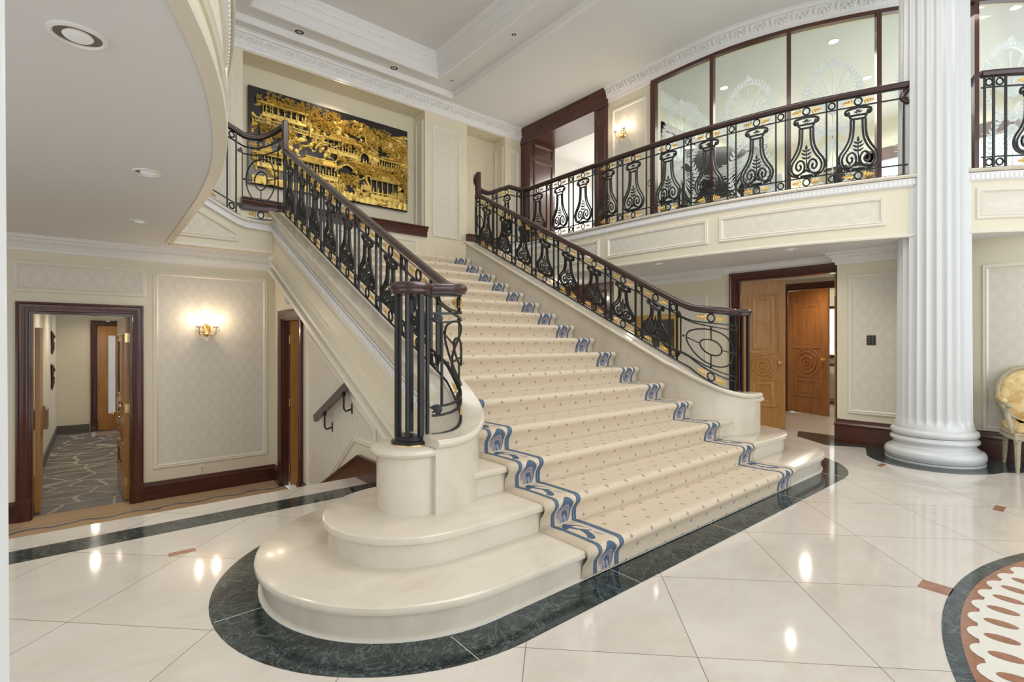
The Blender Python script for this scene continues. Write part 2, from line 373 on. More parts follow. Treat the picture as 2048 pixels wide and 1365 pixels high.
def frame(mb,S,poly,prof,sub=1):
    "moulded frame on surface S(u,v,h); prof: (inset,h)"
    P=[]
    n=len(poly)
    for i in range(n):
        a,b=poly[i],poly[(i+1)%n]
        P.append((a,(i-1)%n,True))
    def inset(o):
        q=offset(poly,-o,True); out=[]
        for i in range(n):
            a,b=q[i],q[(i+1)%n]
            for j in range(sub): t=j/sub; out.append((a[0]+(b[0]-a[0])*t,a[1]+(b[1]-a[1])*t))
        return out
    area=sum(poly[i][0]*poly[(i+1)%n][1]-poly[(i+1)%n][0]*poly[i][1] for i in range(n))
    if area<0: poly[:]=poly[::-1]
    v=[]; N=n*sub
    for o,h in prof: v+=[S(a,b,h) for a,b in inset(o)]
    f=[]
    for j in range(len(prof)-1): f+=[(j*N+i,j*N+(i+1)%N,(j+1)*N+(i+1)%N,(j+1)*N+i) for i in range(N)]
    return mb.add(v,f)
PM=[(0,0),(0,.012),(.012,.020),(.022,.014),(.030,.014),(.036,.022),(.050,.008),(.054,.001)]
def rect(a0,a1,b0,b1): return [(a0,b0),(a1,b0),(a1,b1),(a0,b1)]
def plane(o,U,V,N):
    o,U,V,N=Vector(o),Vector(U),Vector(V),Vector(N); return lambda a,b,h: o+U*a+V*b+N*h
def panel(S,poly,parent,sub=1,fill=DAMASK,mat=CREAM2,name='wall_panel',nf=1):
    "damask field with moulded frame, part of a wall"
    mb=MB(); poly=list(poly); frame(mb,S,poly,PM,sub)
    fo=obj('panel_moulding',mb,mat,parent)
    q=offset(poly,-.045,True) ; mb=MB()
    if nf==1 and len(q)!=4: mb.add([S(a,b,.002) for a,b in q],[tuple(range(len(q)))])
    else:
        a,b,c,d=q
        def F(u,v):
            x=(1-u)*(1-v)*a[0]+u*(1-v)*b[0]+u*v*c[0]+(1-u)*v*d[0]; y=(1-u)*(1-v)*a[1]+u*(1-v)*b[1]+u*v*c[1]+(1-u)*v*d[1]; return S(x,y,.002)
        mb.grid(F,sub,1)
    obj(name,mb,fill,parent); return fo
def Sd(y): return lambda a,b,h: Vector((a,y-h,b))      # wall facing -y
def Sxm(x): return lambda a,b,h: Vector((x-h,a,b))     # wall facing -x  (coords y,z)
def Sxp(x): return lambda a,b,h: Vector((x+h,a,b))     # wall facing +x
def softmax(a,b,k=.04): m=max(a,b); return m+k*math.log(math.exp((a-m)/k)+math.exp((b-m)/k))
# ------------------------------------------------------------------ key dimensions
R_,T_=.165,.334; Y0=1.85; ZG=3.10; ZS=2.44; ZC=6.07; ZL=-.64; YB=8.6
def nose(y): return R_+(y-Y0)*R_/T_
def curbz(y): return softmax(.66,nose(y)+.29,.05)
def X(side,m):           # symmetric hall: m metres from the stair axis x=3.4
    if side>0: return 3.4+m
    return 3.4-(m if m<1.6 else 1.6+(m-1.6)*.783 if m<2.5 else m)
EDGE=crom([(2.73,7.0),(2.73,6.2),(2.73,5.3),(2.735,4.5),(2.78,3.7),(2.885,3.0),(3.03,2.4),(3.22,1.88),(3.45,1.36),(3.70,.95),(3.99,.59),(4.4,.25),(4.9,0)],4)
REDGE=[(3.4+m,y) for m,y in EDGE]
LEDGE=[(3.4-m,y) for m,y in EDGE]
GW=crom([(7.45,4.9),(7.46,4.4),(7.52,3.75),(7.72,3.05),(8.02,2.42),(8.40,1.80),(8.85,1.25),(9.35,.75),(9.9,.35)],3)   # gallery glass wall
# ------------------------------------------------------------------ floors
mb=MB(); mb.prism([(-6,-6),(7.45,-6),(12.5,-6),(12.5,8.6),(3.1,8.6),(3.1,4.63),(-6,4.63)],-.12,0); struct('floor',mb,FLOORM,label='cream marble tile floor laid on the diagonal',cat='floor')
mb=MB(); mb.box(-6,1.95,4.4,7.62,ZL-.1,ZL); struct('floor_2',mb,ENTRYC,label='tan carpet with dark scroll border on the lower landing',cat='floor')
mb=MB(); mb.box(-.9,1.4,7.62,14.2,ZL-.1,ZL+.002); struct('floor_3',mb,FLAG,label='grey flagstone corridor floor beyond the left doorway',cat='floor')
mb=MB(); mb.box(-6,1.93,4.55,4.63,ZL,-.121)
for k in range(3): mb.box(-6,1.93,4.631+.28*k,4.63+.28*(k+1),ZL,-.16*(k+1))
mb.v=[v for v in mb.v]; struct('trim_1',mb,STONE,label='marble risers down to the lower landing',cat='step')
def ringpoly(xl,xr,r,yc,yb,n=40,l=True,rt=True):
    P=[]
    P+=[(xl+r*math.cos(a),yc+r*math.sin(a)) for a in [PI/2+PI*i/n for i in range(n+1)]]
    P+=[(xr+r*math.cos(a),yc+r*math.sin(a)) for a in [-PI/2+PI*i/n for i in range(n+1)]]
    return P
PCL=(1.44,2.65); PCR=(5.44,2.62)
def stepoutline(r): return ringpoly(PCL[0],PCR[0]-.03,r,2.65,0)
# dark border round the bottom step, floor inlays
mb=MB(); a=stepoutline(1.03); mb.prism(a,-.02,.0012); struct('trim_2',mb,GREEN,label='dark green marble border round the bottom step',cat='floor border')
mb=MB(); [mb.box(x_-.001,x_+.001,1.61,1.86,-.01,.0022) for x_ in (1.20,2.25,3.35,4.45,5.5)]; mb.box(.42,.64,2.649,2.651,-.01,.0022); mb.prism(stepoutline(.815),-.02,.004); struct('trim_3',mb,IVORY,label='thin pale joint at the foot of the bottom step',cat='floor border')
mb=MB(); mb.box(-6,1.93,4.10,4.34,-.02,.0012); struct('trim_4',mb,GREEN,label='dark green marble strip across the left floor',cat='floor border')
mb=MB(); MC=(3.4,-2.05)
def disc(mb,r0,r1,z,n=240,a0=0,a1=2*PI):
    v=[(MC[0]+r*math.cos(a0+(a1-a0)*i/n),MC[1]+r*math.sin(a0+(a1-a0)*i/n),z) for r in (r0,r1) for i in range(n+1)]
    mb.add(v,[(i,i+1,n+2+i,n+1+i) for i in range(n)])
disc(mb,2.52,2.585,.0012); struct('trim_5',mb,GREEN,label='dark green ring of the floor medallion',cat='floor inlay')
mb=MB(); disc(mb,2.2,2.52,.0012); struct('trim_6',mb,ROSSO,label='rust marble band of the floor medallion',cat='floor inlay')
mb=MB(); me_=MB(); NS=92
disc(mb,0,2.462,.0030,NS*4)
for i in range(NS):
    a=2*PI*i/NS+.02; c,s=math.cos(a),math.sin(a)
    def el(B,rc,la,lb,z,n=18):
        v=[(MC[0]+(rc+la*math.cos(t))*c-lb*math.sin(t)*s,MC[1]+(rc+la*math.cos(t))*s+lb*math.sin(t)*c,z) for t in [2*PI*k/n for k in range(n)]]
        B.add(v,[tuple(range(n))])
    el(mb,2.40,.100,.086,.0026+.0002*(i%2)); el(me_,2.385,.058,.031,.0045)
struct('trim_7',mb,IVORY,smooth=0,label='ivory scalloped field of the floor medallion',cat='floor inlay'); struct('trim_8',me_,ROSSO,smooth=0,label='rust ovals inside the medallion scallops',cat='floor inlay')
mb=MB()
mb.box(3.34,3.46,.53,.66,-.01,.0012); mb.box(5.30,5.47,.53,.59,-.01,.0012); mb.box(6.25,6.40,1.52,1.57,-.01,.0012); mb.box(.34,.48,3.63,3.69,-.01,.0012)
struct('trim_9',mb,ROSSO,label='small rust marble keystones in the floor',cat='floor inlay')
# green marble under column base and against right wall
COLC=(7.09,1.26)
mb=MB(); P=[(COLC[0]+.72*math.cos(a),COLC[1]+.60*math.sin(a)) for a in [PI/2+PI*i/24+.1 for i in range(25)]]
P=[(7.6,1.95),(7.2,1.92)]+P[3:-3]+[(7.25,.35),(7.6,.25)]
mb.prism(P,-.02,.0012); struct('trim_10',mb,GREEN,label='dark green marble patch under the column',cat='floor border')
mb=MB(); mb.prism([(7.0,2.28),(7.38,1.6),(7.8,1.6),(7.8,2.9),(7.35,2.75)],-.02,.0010); struct('trim_11',mb,GREEN,label='dark green marble point at the right doorway',cat='floor border')
# ------------------------------------------------------------------ staircase
ST=thing('staircase',(3.4,Y0,0),'broad cream marble staircase with rounded bottom steps and drum pedestals','staircase')
RND=lambda z0,z1,o:[(0,z0),(0,z1-.045),(o*.55,z1-.045),(o*.9,z1-.038),(o,z1-.022),(o*.9,z1-.007),(o*.55,z1)]
def stp(poly,k,o=.034,name='step'):
    mb=MB(); slab(mb,poly,RND(max(0,k*R_-.005) if k else 0,(k+1)*R_,o)); return obj(name,mb,STONE,ST)
stp(stepoutline(.80),0); stp(stepoutline(.466),1)
stp([(1.50,Y0+2*T_),(5.34,Y0+2*T_),(5.34,Y0+3*T_+.02),(1.50,Y0+3*T_+.02)],2)
stp([(1.80,Y0+3*T_),(5.0,Y0+3*T_),(5.0,Y0+4*T_+.6),(1.80,Y0+4*T_+.6)],3)
for k in range(4,16):
    mb=MB(); mb.box(1.91,4.88,Y0+k*T_,Y0+(k+1)*T_+.02 if k<15 else 7.05,(k-1)*R_,(k+1)*R_-.012); mb.box(1.95,4.88,Y0+k*T_-.02,Y0+(k+1)*T_+.02 if k<15 else 7.05,(k+1)*R_-.04,(k+1)*R_,.008); obj('step',mb,STONE,ST)
# drum pedestals
for c,sd in ((PCL,-1),(PCR,1)):
    mb=MB(); mb.lathe((*c,0),[(.205,2*R_-.002),(.205,.655)],48); pd=obj('drum_pedestal',mb,STONE,ST)
    mb=MB(); mb.lathe((*c,0),[(.20,.65),(.225,.652),(.238,.662),(.243,.676),(.238,.690),(.225,.699),(.0,.70)],48); obj('pedestal_cap',mb,STONE,pd)
def curb(side):
    PC=PCL if side<0 else PCR
    inn=[(1.40,6.98)]+[(1.40,3.1+i*.36) for i in range(10,-1,-1)]+[(1.41,2.9),(1.46,2.70),(1.55,2.55),(1.70,2.45),(1.88,2.41),(2.04,2.41)]
    out=[(1.655,6.98)]+[(1.655,3.1+i*.36) for i in range(10,-1,-1)]+[(1.66,2.95),(1.70,2.85),(1.76,2.80),(1.84,2.76),(1.94,2.74),(2.04,2.74)]
    inn=crom(inn,4); out=crom(out,4); n=len(inn)
    z=[curbz(.5*(a[1]+b[1]) if a[1]>3.1 else min(a[1]+.02,3.1)) for a,b in zip(inn,out)]
    I=[(X(side,m),y) for m,y in inn]; O=[(X(side,m),y) for m,y in out]
    if side<0: pass
    body=MB(); cap=MB()
    def ring(P,Q,o,dz,zz=None):
        # widen pair by o
        r=[]
        A,B=[],[]
        for i in range(n):
            dx,dy=P[i][0]-Q[i][0],P[i][1]-Q[i][1]; L=math.hypot(dx,dy) or 1
            A.append((P[i][0]+dx/L*o,P[i][1]+dy/L*o,zz if zz is not None else z[i]+dz)); B.append((Q[i][0]-dx/L*o,Q[i][1]-dy/L*o,zz if zz is not None else z[i]+dz))
        return A,B
    def build(mb,levels):
        v=[]; 
        for A,B in levels: v+=A+B
        f=[]; m=len(levels)
        for j in range(m-1):
            for i in range(n-1):
                f.append((2*n*j+i,2*n*j+i+1,2*n*(j+1)+i+1,2*n*(j+1)+i)); f.append((2*n*j+n+i,2*n*j+n+i+1,2*n*(j+1)+n+i+1,2*n*(j+1)+n+i))
            for e in (0,n-1): f.append((2*n*j+e,2*n*j+n+e,2*n*(j+1)+n+e,2*n*(j+1)+e))
        for i in range(n-1):
            f.append((i,i+1,n+i+1,n+i)); t=2*n*(m-1); f.append((t+i,t+i+1,t+n+i+1,t+n+i))
        mb.add(v,f)
    O0=O; O=[(X(side,min(m,1.59) if y>2.95 else m),y) for m,y in out]; zlow=[.33 if y<3.2 else z[i]-.55 for i,(m,y) in enumerate(out)]
    A,B=ring(I,O,0,0); lo=([(a[0],a[1],q) for a,q in zip(A,zlow)],[(a[0],a[1],q) for a,q in zip(B,zlow)])
    build(body,[lo,ring(I,O,0,-.05)]); O=O0
    build(cap,[ring(I,O,.0,-.052),ring(I,O,.020,-.050),ring(I,O,.034,-.038),ring(I,O,.038,-.024),ring(I,O,.034,-.010),ring(I,O,.022,0)])
    b=obj('curb_wall',body,STONE,ST); obj('curb_cap',cap,STONE,b)
curb(-1); curb(1)
# mouldings on the outer (left) face of the staircase
def sband(name,x0,o1,o2,mat,prof=0,parent=ST,y0=2.86,y1=7.0,x1=1.90):
    ys=[y0+(y1-y0)*i/40 for i in range(41)]
    top=[(y,max(0.0,nose(y)+.29-o1)) for y in ys]; bot=[(y,max(0.0,nose(y)+.29-o2)) for y in ys]
    k=[i for i in range(41) if top[i][1]>0.002]
    top=[top[i] for i in k]; bot=[bot[i] for i in k]
    mb=MB(); mb.prism(bot+top[::-1],x0,x1,'x'); return obj(name,mb,mat,parent,smooth=20)
STR=sband('stringer_face',1.775,.045,.80,CREAM)
sband('stringer_moulding',1.742,.05,.062,STONE,parent=STR); sband('stringer_moulding',1.752,.17,.185,WHITE,parent=STR)
sband('stringer_moulding',1.748,.20,.265,WHITE,parent=STR); sband('stringer_moulding',1.756,.28,.30,CREAM2,parent=STR)
sband('stringer_moulding',1.762,.36,.375,CREAM2,parent=STR,y0=3.0,y1=6.9); sband('stringer_moulding',1.762,.565,.58,CREAM2,parent=STR,y0=3.0,y1=6.9)
sband('stringer_moulding',1.735,.655,.685,CREAM2,parent=STR); sband('stringer_moulding',1.748,.70,.72,CREAM2,parent=STR); sband('stringer_moulding',1.72,.75,.80,CREAM2,parent=STR)
sband('stringer_moulding',1.758,.05,.16,STONE,parent=STR)
mb=MB(); ys=[2.9+i*.045 for i in range(90)]
for y in ys: z=nose(y)+.29-.232; mb.obox((1.741,y,z),(1,0,0),(0,.896,.443),(0,-.443,.896),0,.012,-.016,.016,-.026,.026)
obj('rope_relief',mb,WHITE,STR)
# wall under the stairs (recessed) with the side door; x=1.93 facing -x
WU=MB()
topz=lambda y: max(.02,nose(y)+.29-.70)
def ywall(y0,y1,zb,zt=None,n=10):
    ys=[y0+(y1-y0)*i/n for i in range(n+1)]
    WU.prism([(y,zb) for y in ys]+[(y,zt if zt else min(topz(y),ZS+.6)) for y in ys[::-1]],1.93,2.05,'x')
ywall(2.6,4.55,-.02); ywall(4.55,6.28,ZL); ywall(6.28,7.24,1.68,ZS); ywall(7.24,7.6,ZL,ZS)
ws=struct('wall_understair',WU,CREAM,label='cream wall under the left side of the staircase',cat='wall')
SW=Sxm(1.93)
mb=MB(); poly=[(6.10,-.40),(5.78,-.40),(5.60,-.42),(4.75,.30),(4.2,.34),(4.2,.50),(6.10,1.42)]
frame(mb,SW,[(6.10,-.42),(6.10,1.42),(4.2,.52),(4.2,.33),(4.68,.33),(5.62,-.42)][::-1],PM,1)
fo=obj('panel_moulding',mb,CREAM2,ws)
mb=MB(); mb.add([SW(a,b,.002) for a,b in [(6.05,-.36),(6.05,1.33),(4.25,.46),(4.25,.38),(4.70,.38),(5.64,-.36)]],[(0,1,2,3,4,5)]); obj('wall_panel',mb,DAMASK,ws)
# baseboards
BASE=[(0,0),(.022,0),(.022,.155),(.030,.162),(.030,.175),(.014,.19),(.010,.215),(0,.22)]
def base(name,path,z,label,mat=MAHOH,h=1.0,clos=False):
    mb=MB(); sweep(mb,path,[(o,z+zz*h) for o,zz in BASE],clos); struct(name,mb,mat,label=label,cat='baseboard')
base('baseboard_left',[(.448,7.5),(1.93,7.5),(1.93,7.25)],ZL,'mahogany baseboard of the left entry wall')
base('baseboard_left',[(-6,7.5),(-.65,7.5)],ZL,'mahogany baseboard left of the corridor doorway')
mb=MB(); mb.prism([(4.55,0),(2.75,0),(2.75,.21),(4.55,.21),(5.85,-.42),(6.27,-.42),(6.27,-.64),(5.6,-.64)],1.905,1.93,'x')
mb.prism([(4.55,.20),(2.75,.20),(2.75,.225),(4.56,.225),(5.86,-.405),(6.27,-.405),(6.27,-.43),(5.85,-.43)],1.893,1.93,'x')
struct('baseboard_understair',mb,MAHOH,label='mahogany skirting stepping down under the staircase',cat='baseboard')
# left entry wall, y=7.5
wl=MB(); wl.box(-6,-.54,7.5,7.64,ZL,ZS); wl.box(.33,2.05,7.5,7.64,ZL,ZS); wl.box(-.54,.33,7.5,7.64,1.61,ZS)
wle=struct('wall_left',wl,CREAM,label='cream entry wall with corridor doorway on the left',cat='wall')
panel(Sd(7.5),rect(-.68,.47,1.83,2.17),wle); panel(Sd(7.5),rect(.54,1.83,-.27,2.16),wle)
# crown moulding + leaf relief
def crown(name,path,zt,h,mat,label,out=.13,deco=None,step=.16,inv=1):
    mb=MB(); pr=[(0,-1),(.10,-.97),(.14,-.9),(.16,-.80),(.30,-.72),(.42,-.45),(.62,-.22),(.80,-.18),(.84,-.06),(1,-.05),(1,0),(0,0)]
    sweep(mb,path,[(inv*o*out,zt+z*h) for o,z in pr])
    o=struct(name,mb,mat,label=label,cat='crown moulding')
    if deco:
        mb=MB(); L=0; Q=offset(path,inv*out*.40); nxt=step/2; c=0
        for a,b in zip(Q,Q[1:]):
            d=math.hypot(b[0]-a[0],b[1]-a[1]); u=((b[0]-a[0])/d,(b[1]-a[1])/d); nrm=(u[1]*inv,-u[0]*inv)
            while nxt<L+d:
                t=(nxt-L); p=Vector((a[0]+u[0]*t,a[1]+u[1]*t,zt-h*.52)); U=Vector((*u,0)); V=Vector((nrm[0]*.6,nrm[1]*.6,.8)); N=Vector((nrm[0]*.8,nrm[1]*.8,-.6))
                S=lambda x,y,hh:p+U*x+V*y+N*(hh+.004)
                if deco=='ring' :
                    if c%2==0: mb.tube([S(h*.20*math.cos(q),h*.24*math.sin(q),0) for q in [2*PI*k/12 for k in range(12)]],h*.035,5,True); mb.ball(S(0,0,0),h*.09,n=6,m=4)
                    else:
                        for sgn in (-1,1):
                            for k in range(3): mb.leaf(S,sgn*h*.05,-h*.1+k*h*.08,PI/2-sgn*(.9-.25*k),h*.34,h*.13,h*.05)
                else:
                    for sgn in (-1,1): mb.leaf(S,0,-h*.15,PI/2-sgn*.6,h*.38,h*.16,h*.05)
                    mb.leaf(S,0,-h*.2,PI/2,h*.45,h*.16,h*.06)
                nxt+=step; c+=1
            L+=d
        obj('leaf_relief',mb,mat,o,smooth=60)
    return o
crown('trim_12',[(-3,7.5),(1.93,7.5)],ZS,.17,WHITE,'leaf-relief crown moulding over the left entry wall',deco='leaf',step=.09)
crown('trim_13',[(1.93,7.5),(1.93,6.9)],ZS,.17,WHITE,'short crown return beside the stair stringer')
# ------------------------------------------------------------------ doors
def casing(parent,x0,x1,z0,z1,S,w=.115,mat=MAHO):
    "three-sided moulded casing; S(u,v,h)"
    pr=[(0,0),(0,.035),(.018,.040),(.030,.030),(.055,.030),(.070,.022),(.095,.020),(.105,.028),(.115,.028),(.115,0)]
    mb=MB(); pts=[(x0,z0),(x0,z1),(x1,z1),(x1,z0)]
    v=[]
    for o,h in pr:
        o=w-o
        q=[(x0-o,z0),(x0-o,z1+o),(x1+o,z1+o),(x1+o,z0)]; v+=[S(a,b,h) for a,b in q]
    f=[(j*4+i,j*4+i+1,(j+1)*4+i+1,(j+1)*4+i) for j in range(len(pr)-1) for i in range(3)]
    mb.add(v,f); o=obj('door_casing',mb,mat,parent)
    mb=MB()
    for a in (x0-w-.004,x1-.004):
        P=[S(a,z0,-.0),S(a+w+.008,z0,0),S(a+w+.008,z0+.23,0),S(a,z0+.23,0)]; Q=[S(a,z0,.046),S(a+w+.008,z0,.046),S(a+w+.008,z0+.23,.046),S(a,z0+.23,.046)]
        mb.add(P+Q,[(0,1,2,3),(4,5,6,7),(0,1,5,4),(1,2,6,5),(2,3,7,6),(3,0,4,7)])
    obj('plinth_block',mb,mat,parent); return o
def leafdoor(parent,hx,hy,ang,W,z0,H,mat,t=.045,style='medal',knob=True,hinge=True,kside=1,glass=None):
    "door leaf hinged at (hx,hy), running along angle ang"
    U=Vector((math.cos(ang),math.sin(ang),0)); N=Vector((math.sin(ang),-math.cos(ang),0)); o=Vector((hx,hy,z0)); V=Vector((0,0,1))
    mb=MB()
    if style=='glass':
        a,b=W*.36,W*.60
        mb.obox(o,U,V,N,0,a,0,H,-t/2,t/2); mb.obox(o,U,V,N,b,W,0,H,-t/2,t/2); mb.obox(o,U,V,N,a,b,0,.35,-t/2,t/2); mb.obox(o,U,V,N,a,b,H-.2,H,-t/2,t/2)
    else: mb.obox(o,U,V,N,0,W,0,H,-t/2,t/2)
    lf=obj('door_leaf',mb,mat,parent)
    if style=='glass':
        mb=MB(); mb.obox(o,U,V,N,a,b,.35,H-.2,-.004,.004); obj('glass_pane',mb,SKYD,lf)
    if style=='medal':
        for sg in (1,-1):
            S=plane(o+N*sg*t/2,U,V,N*sg); m=.16*W; cz=H*.415; cr=W*.27
            mb=MB(); pr=[(0,0),(.006,.012),(.02,.012),(.03,.004),(.05,.002),(.075,.014),(.085,.014),(.10,.006)]
            up=[(m,cz+cr*1.12),(W-m,cz+cr*1.12),(W-m,H-.20),(m,H-.20)]; lo=[(m,.30),(W-m,.30),(W-m,cz-cr*1.12),(m,cz-cr*1.12)]
            frame(mb,S,up,pr); frame(mb,S,lo,pr)
            for rr,hh,w2 in ((cr*1.22,.010,.030),(cr*.92,.016,.028),(cr*.55,.014,.03),(cr*.25,.02,.03)):
                n=36; v=[]
                for r_,h_ in ((rr,0),(rr-.004,hh),(rr-w2,hh),(rr-w2-.006,0)): v+=[S(W/2+r_*math.cos(2*PI*i/n),cz+r_*math.sin(2*PI*i/n),h_) for i in range(n)]
                mb.add(v,[(j*n+i,j*n+(i+1)%n,(j+1)*n+(i+1)%n,(j+1)*n+i) for j in range(3) for i in range(n)])
            obj('carved_panel',mb,mat,lf)
    if knob:
        mb=MB()
        for sg in (1,-1):
            c=o+U*(W-.07)+V*.97+N*sg*(t/2+.045); mb.ball(c,.027,n=12,m=8); mb.tube([o+U*(W-.07)+V*.97+N*sg*t/2,c],.011,8)
            mb.tube([o+U*(W-.07)+V*.97+N*sg*(t/2),o+U*(W-.07)+V*.97+N*sg*(t/2+.006)],.028,12)
        obj('door_knob',mb,BRASS,lf)
    if hinge:
        for hz in (.22,H*.5,H-.25):
            mb=MB(); mb.obox(o,U,V,N,-.004,.002,hz-.055,hz+.055,-t/2+.002,t/2-.002); mb.tube([o+V*(hz-.055)-N*(t/2)*kside,o+V*(hz+.055)-N*(t/2)*kside],.008,8); obj('hinge',mb,BRASS,lf)
    return lf
def door(n,label): o=thing('door_%d'%n,(0,0,0),label,'door'); o['kind']='structure'; return o
d1=door(1,'mahogany-cased doorway to the flagstone corridor, maple leaf swung open')
casing(d1,-.54,.33,ZL,1.61,Sd(7.5))
mb=MB(); mb.box(-.54,-.525,7.5,7.64,ZL,1.61); mb.box(.315,.33,7.5,7.64,ZL,1.61); mb.box(-.525,.315,7.5,7.64,1.595,1.61); obj('door_jamb',mb,MAHO,d1)
leafdoor(d1,.295,7.66,PI/2+.06,.84,ZL+.01,2.22,MAPLE,kside=-1)
d2=door(2,'narrow mahogany-cased side door under the staircase, leaf ajar')
SWm=lambda a,b,h: Vector((1.93-h,a,b))
casing(d2,6.36,7.13,ZL,1.60,SWm,.105)
mb=MB(); mb.box(1.93,2.00,7.10,7.13,ZL,1.60); mb.box(1.93,2.00,6.36,6.375,ZL,1.60); mb.box(1.93,2.00,6.375,7.10,1.57,1.60); mb.box(1.925,2.00,6.28,6.36,ZL,1.70); mb.box(1.925,2.00,7.13,7.24,ZL,1.70);mb.box(1.925,2.00,6.28,7.24,1.60,1.70); obj('door_jamb',mb,MAHO,d2)
leafdoor(d2,2.015,7.07,.02,.66,ZL+.01,2.20,MAPLE,style='plain',kside=1)
mb=MB(); mb.box(3.0,3.05,6.0,7.6,ZL,1.68); mb.box(2.06,3.0,7.5,7.6,ZL,1.68); mb.box(2.06,3.0,6.0,6.1,ZL,1.68); mb.box(2.06,3.0,6.1,7.5,ZL-.1,ZL); mb.box(2.06,3.0,6.1,7.5,1.64,1.68); struct('wall_closet',mb,CREAM,label='cream room seen through the side door',cat='wall')
# corridor
mb=MB(); mb.box(-.72,-.62,7.64,14.1,ZL,2.0); struct('wall_corridor_left',mb,CREAM2,label='left wall of the flagstone corridor',cat='wall')
mb=MB(); mb.box(-.72,-.04,14.0,14.1,ZL,2.0); mb.box(-.04,1.5,14.0,14.1,1.6,2.0); mb.box(1.0,1.5,14,14.1,ZL,1.6); struct('wall_corridor_end',mb,CREAM,label='end wall of the flagstone corridor',cat='wall')
mb=MB(); mb.box(.6,.7,7.64,12.5,ZL,2.0); struct('wall_corridor_right',mb,CREAM2,label='right wall of the flagstone corridor',cat='wall')
mb=MB(); mb.box(-.8,1.5,7.64,14.1,1.99,2.05); struct('ceiling_corridor',mb,CEIL,label='corridor ceiling',cat='ceiling')
mb=MB(); mb.box(-.62,-.60,8.6,14.0,ZL,ZL+.17); mb.box(-.62,-.1,13.98,14.0,ZL,ZL+.17); struct('baseboard_corridor',mb,STONEB,label='slate baseboard of the corridor',cat='baseboard')
d3=door(3,'far maple double doors with narrow glass strips at the corridor end')
casing(d3,.04,1.1,ZL,1.62,Sd(14.0),.12); mb=MB(); mb.box(.02,1.1,14.0,14.08,ZL,ZL+.01); obj('sill',mb,MAHO,d3)
leafdoor(d3,.036,14.02,0.0,.50,ZL+.01,2.25,MAPLE,style='glass',hinge=False)
leafdoor(d3,1.02,13.95,PI+.35,.62,ZL+.01,2.22,MAPLE,style='glass',hinge=False)
mb=MB(); mb.box(-.2,1.5,14.3,14.32,ZL,2.0); struct('window_1',mb,SKYD,label='daylight behind the corridor end doors',cat='window')
d4=door(4,'maple door leaf opened flat against the left corridor wall'); leafdoor(d4,-.50,7.72,PI/2+.02,.62,ZL+.01,2.08,MAPLE,style='plain',knob=False,hinge=False)
mb=MB(); mb.box(-.555,-.475,8.42,8.43,.33,.50); mb.box(-.60,-.46,8.50,8.72,.20,.44); tag(obj('wall_box',mb,plain('tan_box',(.36,.22,.11),.5)),'small tan wooden box on the corridor wall behind the open leaf','box')
# floor mat, sculptures
mb=MB(); mb.box(.0,.55,13.2,13.75,ZL+.002,ZL+.012); m1=tag(obj('door_mat',mb,plain('faded_rug',(.30,.20,.15),.9,var=.6,sc=20)),'small faded rug before the far corridor doors','rug')
mb=MB(); mb.box(-.06,.0,13.2,13.75,ZL+.002,ZL+.010); obj('fringe',mb,IVORY,m1)
def wsculpt(y,z,h,lab):
    mb=MB(); S=lambda a,b,hh: Vector((-.605+hh,y+a,z+b))
    for k in range(7):
        a=PI/2+(-1)**k*(.25+.12*k)*(1 if k else 0); mb.leaf(S,0,-h/2+k*h*.1,a,h*.5,h*.28,.02+.01*(k%3)); mb.leaf(S,.02*(-1)**k,-h*.1,-PI/2+.3*(k-3),h*.4,h*.2,.03)
    tag(obj('leaf_sculpture',mb,plain('dark_bronze',(.05,.028,.014),.4,.6)),lab,'wall sculpture','bronze leaf sculptures on the corridor wall')
wsculpt(12.4,1.30,.52,'upper dark bronze leaf sculpture on the corridor wall'); wsculpt(12.4,.68,.58,'lower dark bronze leaf sculpture on the corridor wall')
# ------------------------------------------------------------------ right lower walls
XR=7.60
w=MB(); w.box(XR,XR+.14,3.80,6.1,0,ZS); w.box(XR,XR+.14,2.28,3.80,2.25,ZS); w.box(7.38,7.74,1.3,2.28,0,ZS); w.box(7.62,7.74,-6,1.3,0,ZS)
wr=struct('wall_right',w,CREAM,label='cream right hall wall with double doorway and keypad',cat='wall')
panel(Sxm(7.38),rect(1.40,2.155,.38,2.14),wr); panel(Sxm(7.62),rect(-1.4,.93,.30,2.15),wr); panel(Sxm(XR),rect(4.18,5.85,.40,2.05),wr)
base('baseboard_right',[(7.74,2.28),(7.38,2.28),(7.38,1.3),(7.62,1.3),(7.62,-6)],0,'tall mahogany baseboard behind the column',h=1.35)
base('baseboard_right',[(XR,6.1),(XR,3.92)],0,'mahogany baseboard under the framed painting',h=1.2)
crown('trim_14',[(XR,5.95),(XR,3.95)],ZS,.16,WHITE,'leaf-relief crown over the painting wall',deco='leaf',step=.09)
crown('trim_15',[(XR,3.95),(XR,2.28)],ZS,.10,WHITE,'plain crown over the double doorway',out=.09)
crown('trim_16',[(7.6,2.28),(7.38,2.28),(7.38,1.2)],ZS,.16,WHITE,'leaf-relief crown over the keypad wall',deco='leaf',step=.09)
d5=door(5,'wide mahogany-cased double doorway on the right with golden maple leaves')
SR=lambda a,b,h: Vector((XR-h,a,b))
casing(d5,2.36,3.69,0,2.22,SR,.12)
mb=MB(); mb.box(XR,XR+.14,3.69,3.80,0,2.25); mb.box(XR,XR+.14,2.28,2.36,0,2.25); mb.box(XR,XR+.14,2.36,3.69,2.22,2.25); obj('door_jamb',mb,MAHO,d5)
leafdoor(d5,7.66,3.665,-PI/2+.30,.60,.01,2.20,MAPLE,knob=True,kside=1)
leafdoor(d5,7.70,2.39,-.03,.66,.01,2.20,MAPLE,knob=True,kside=-1)
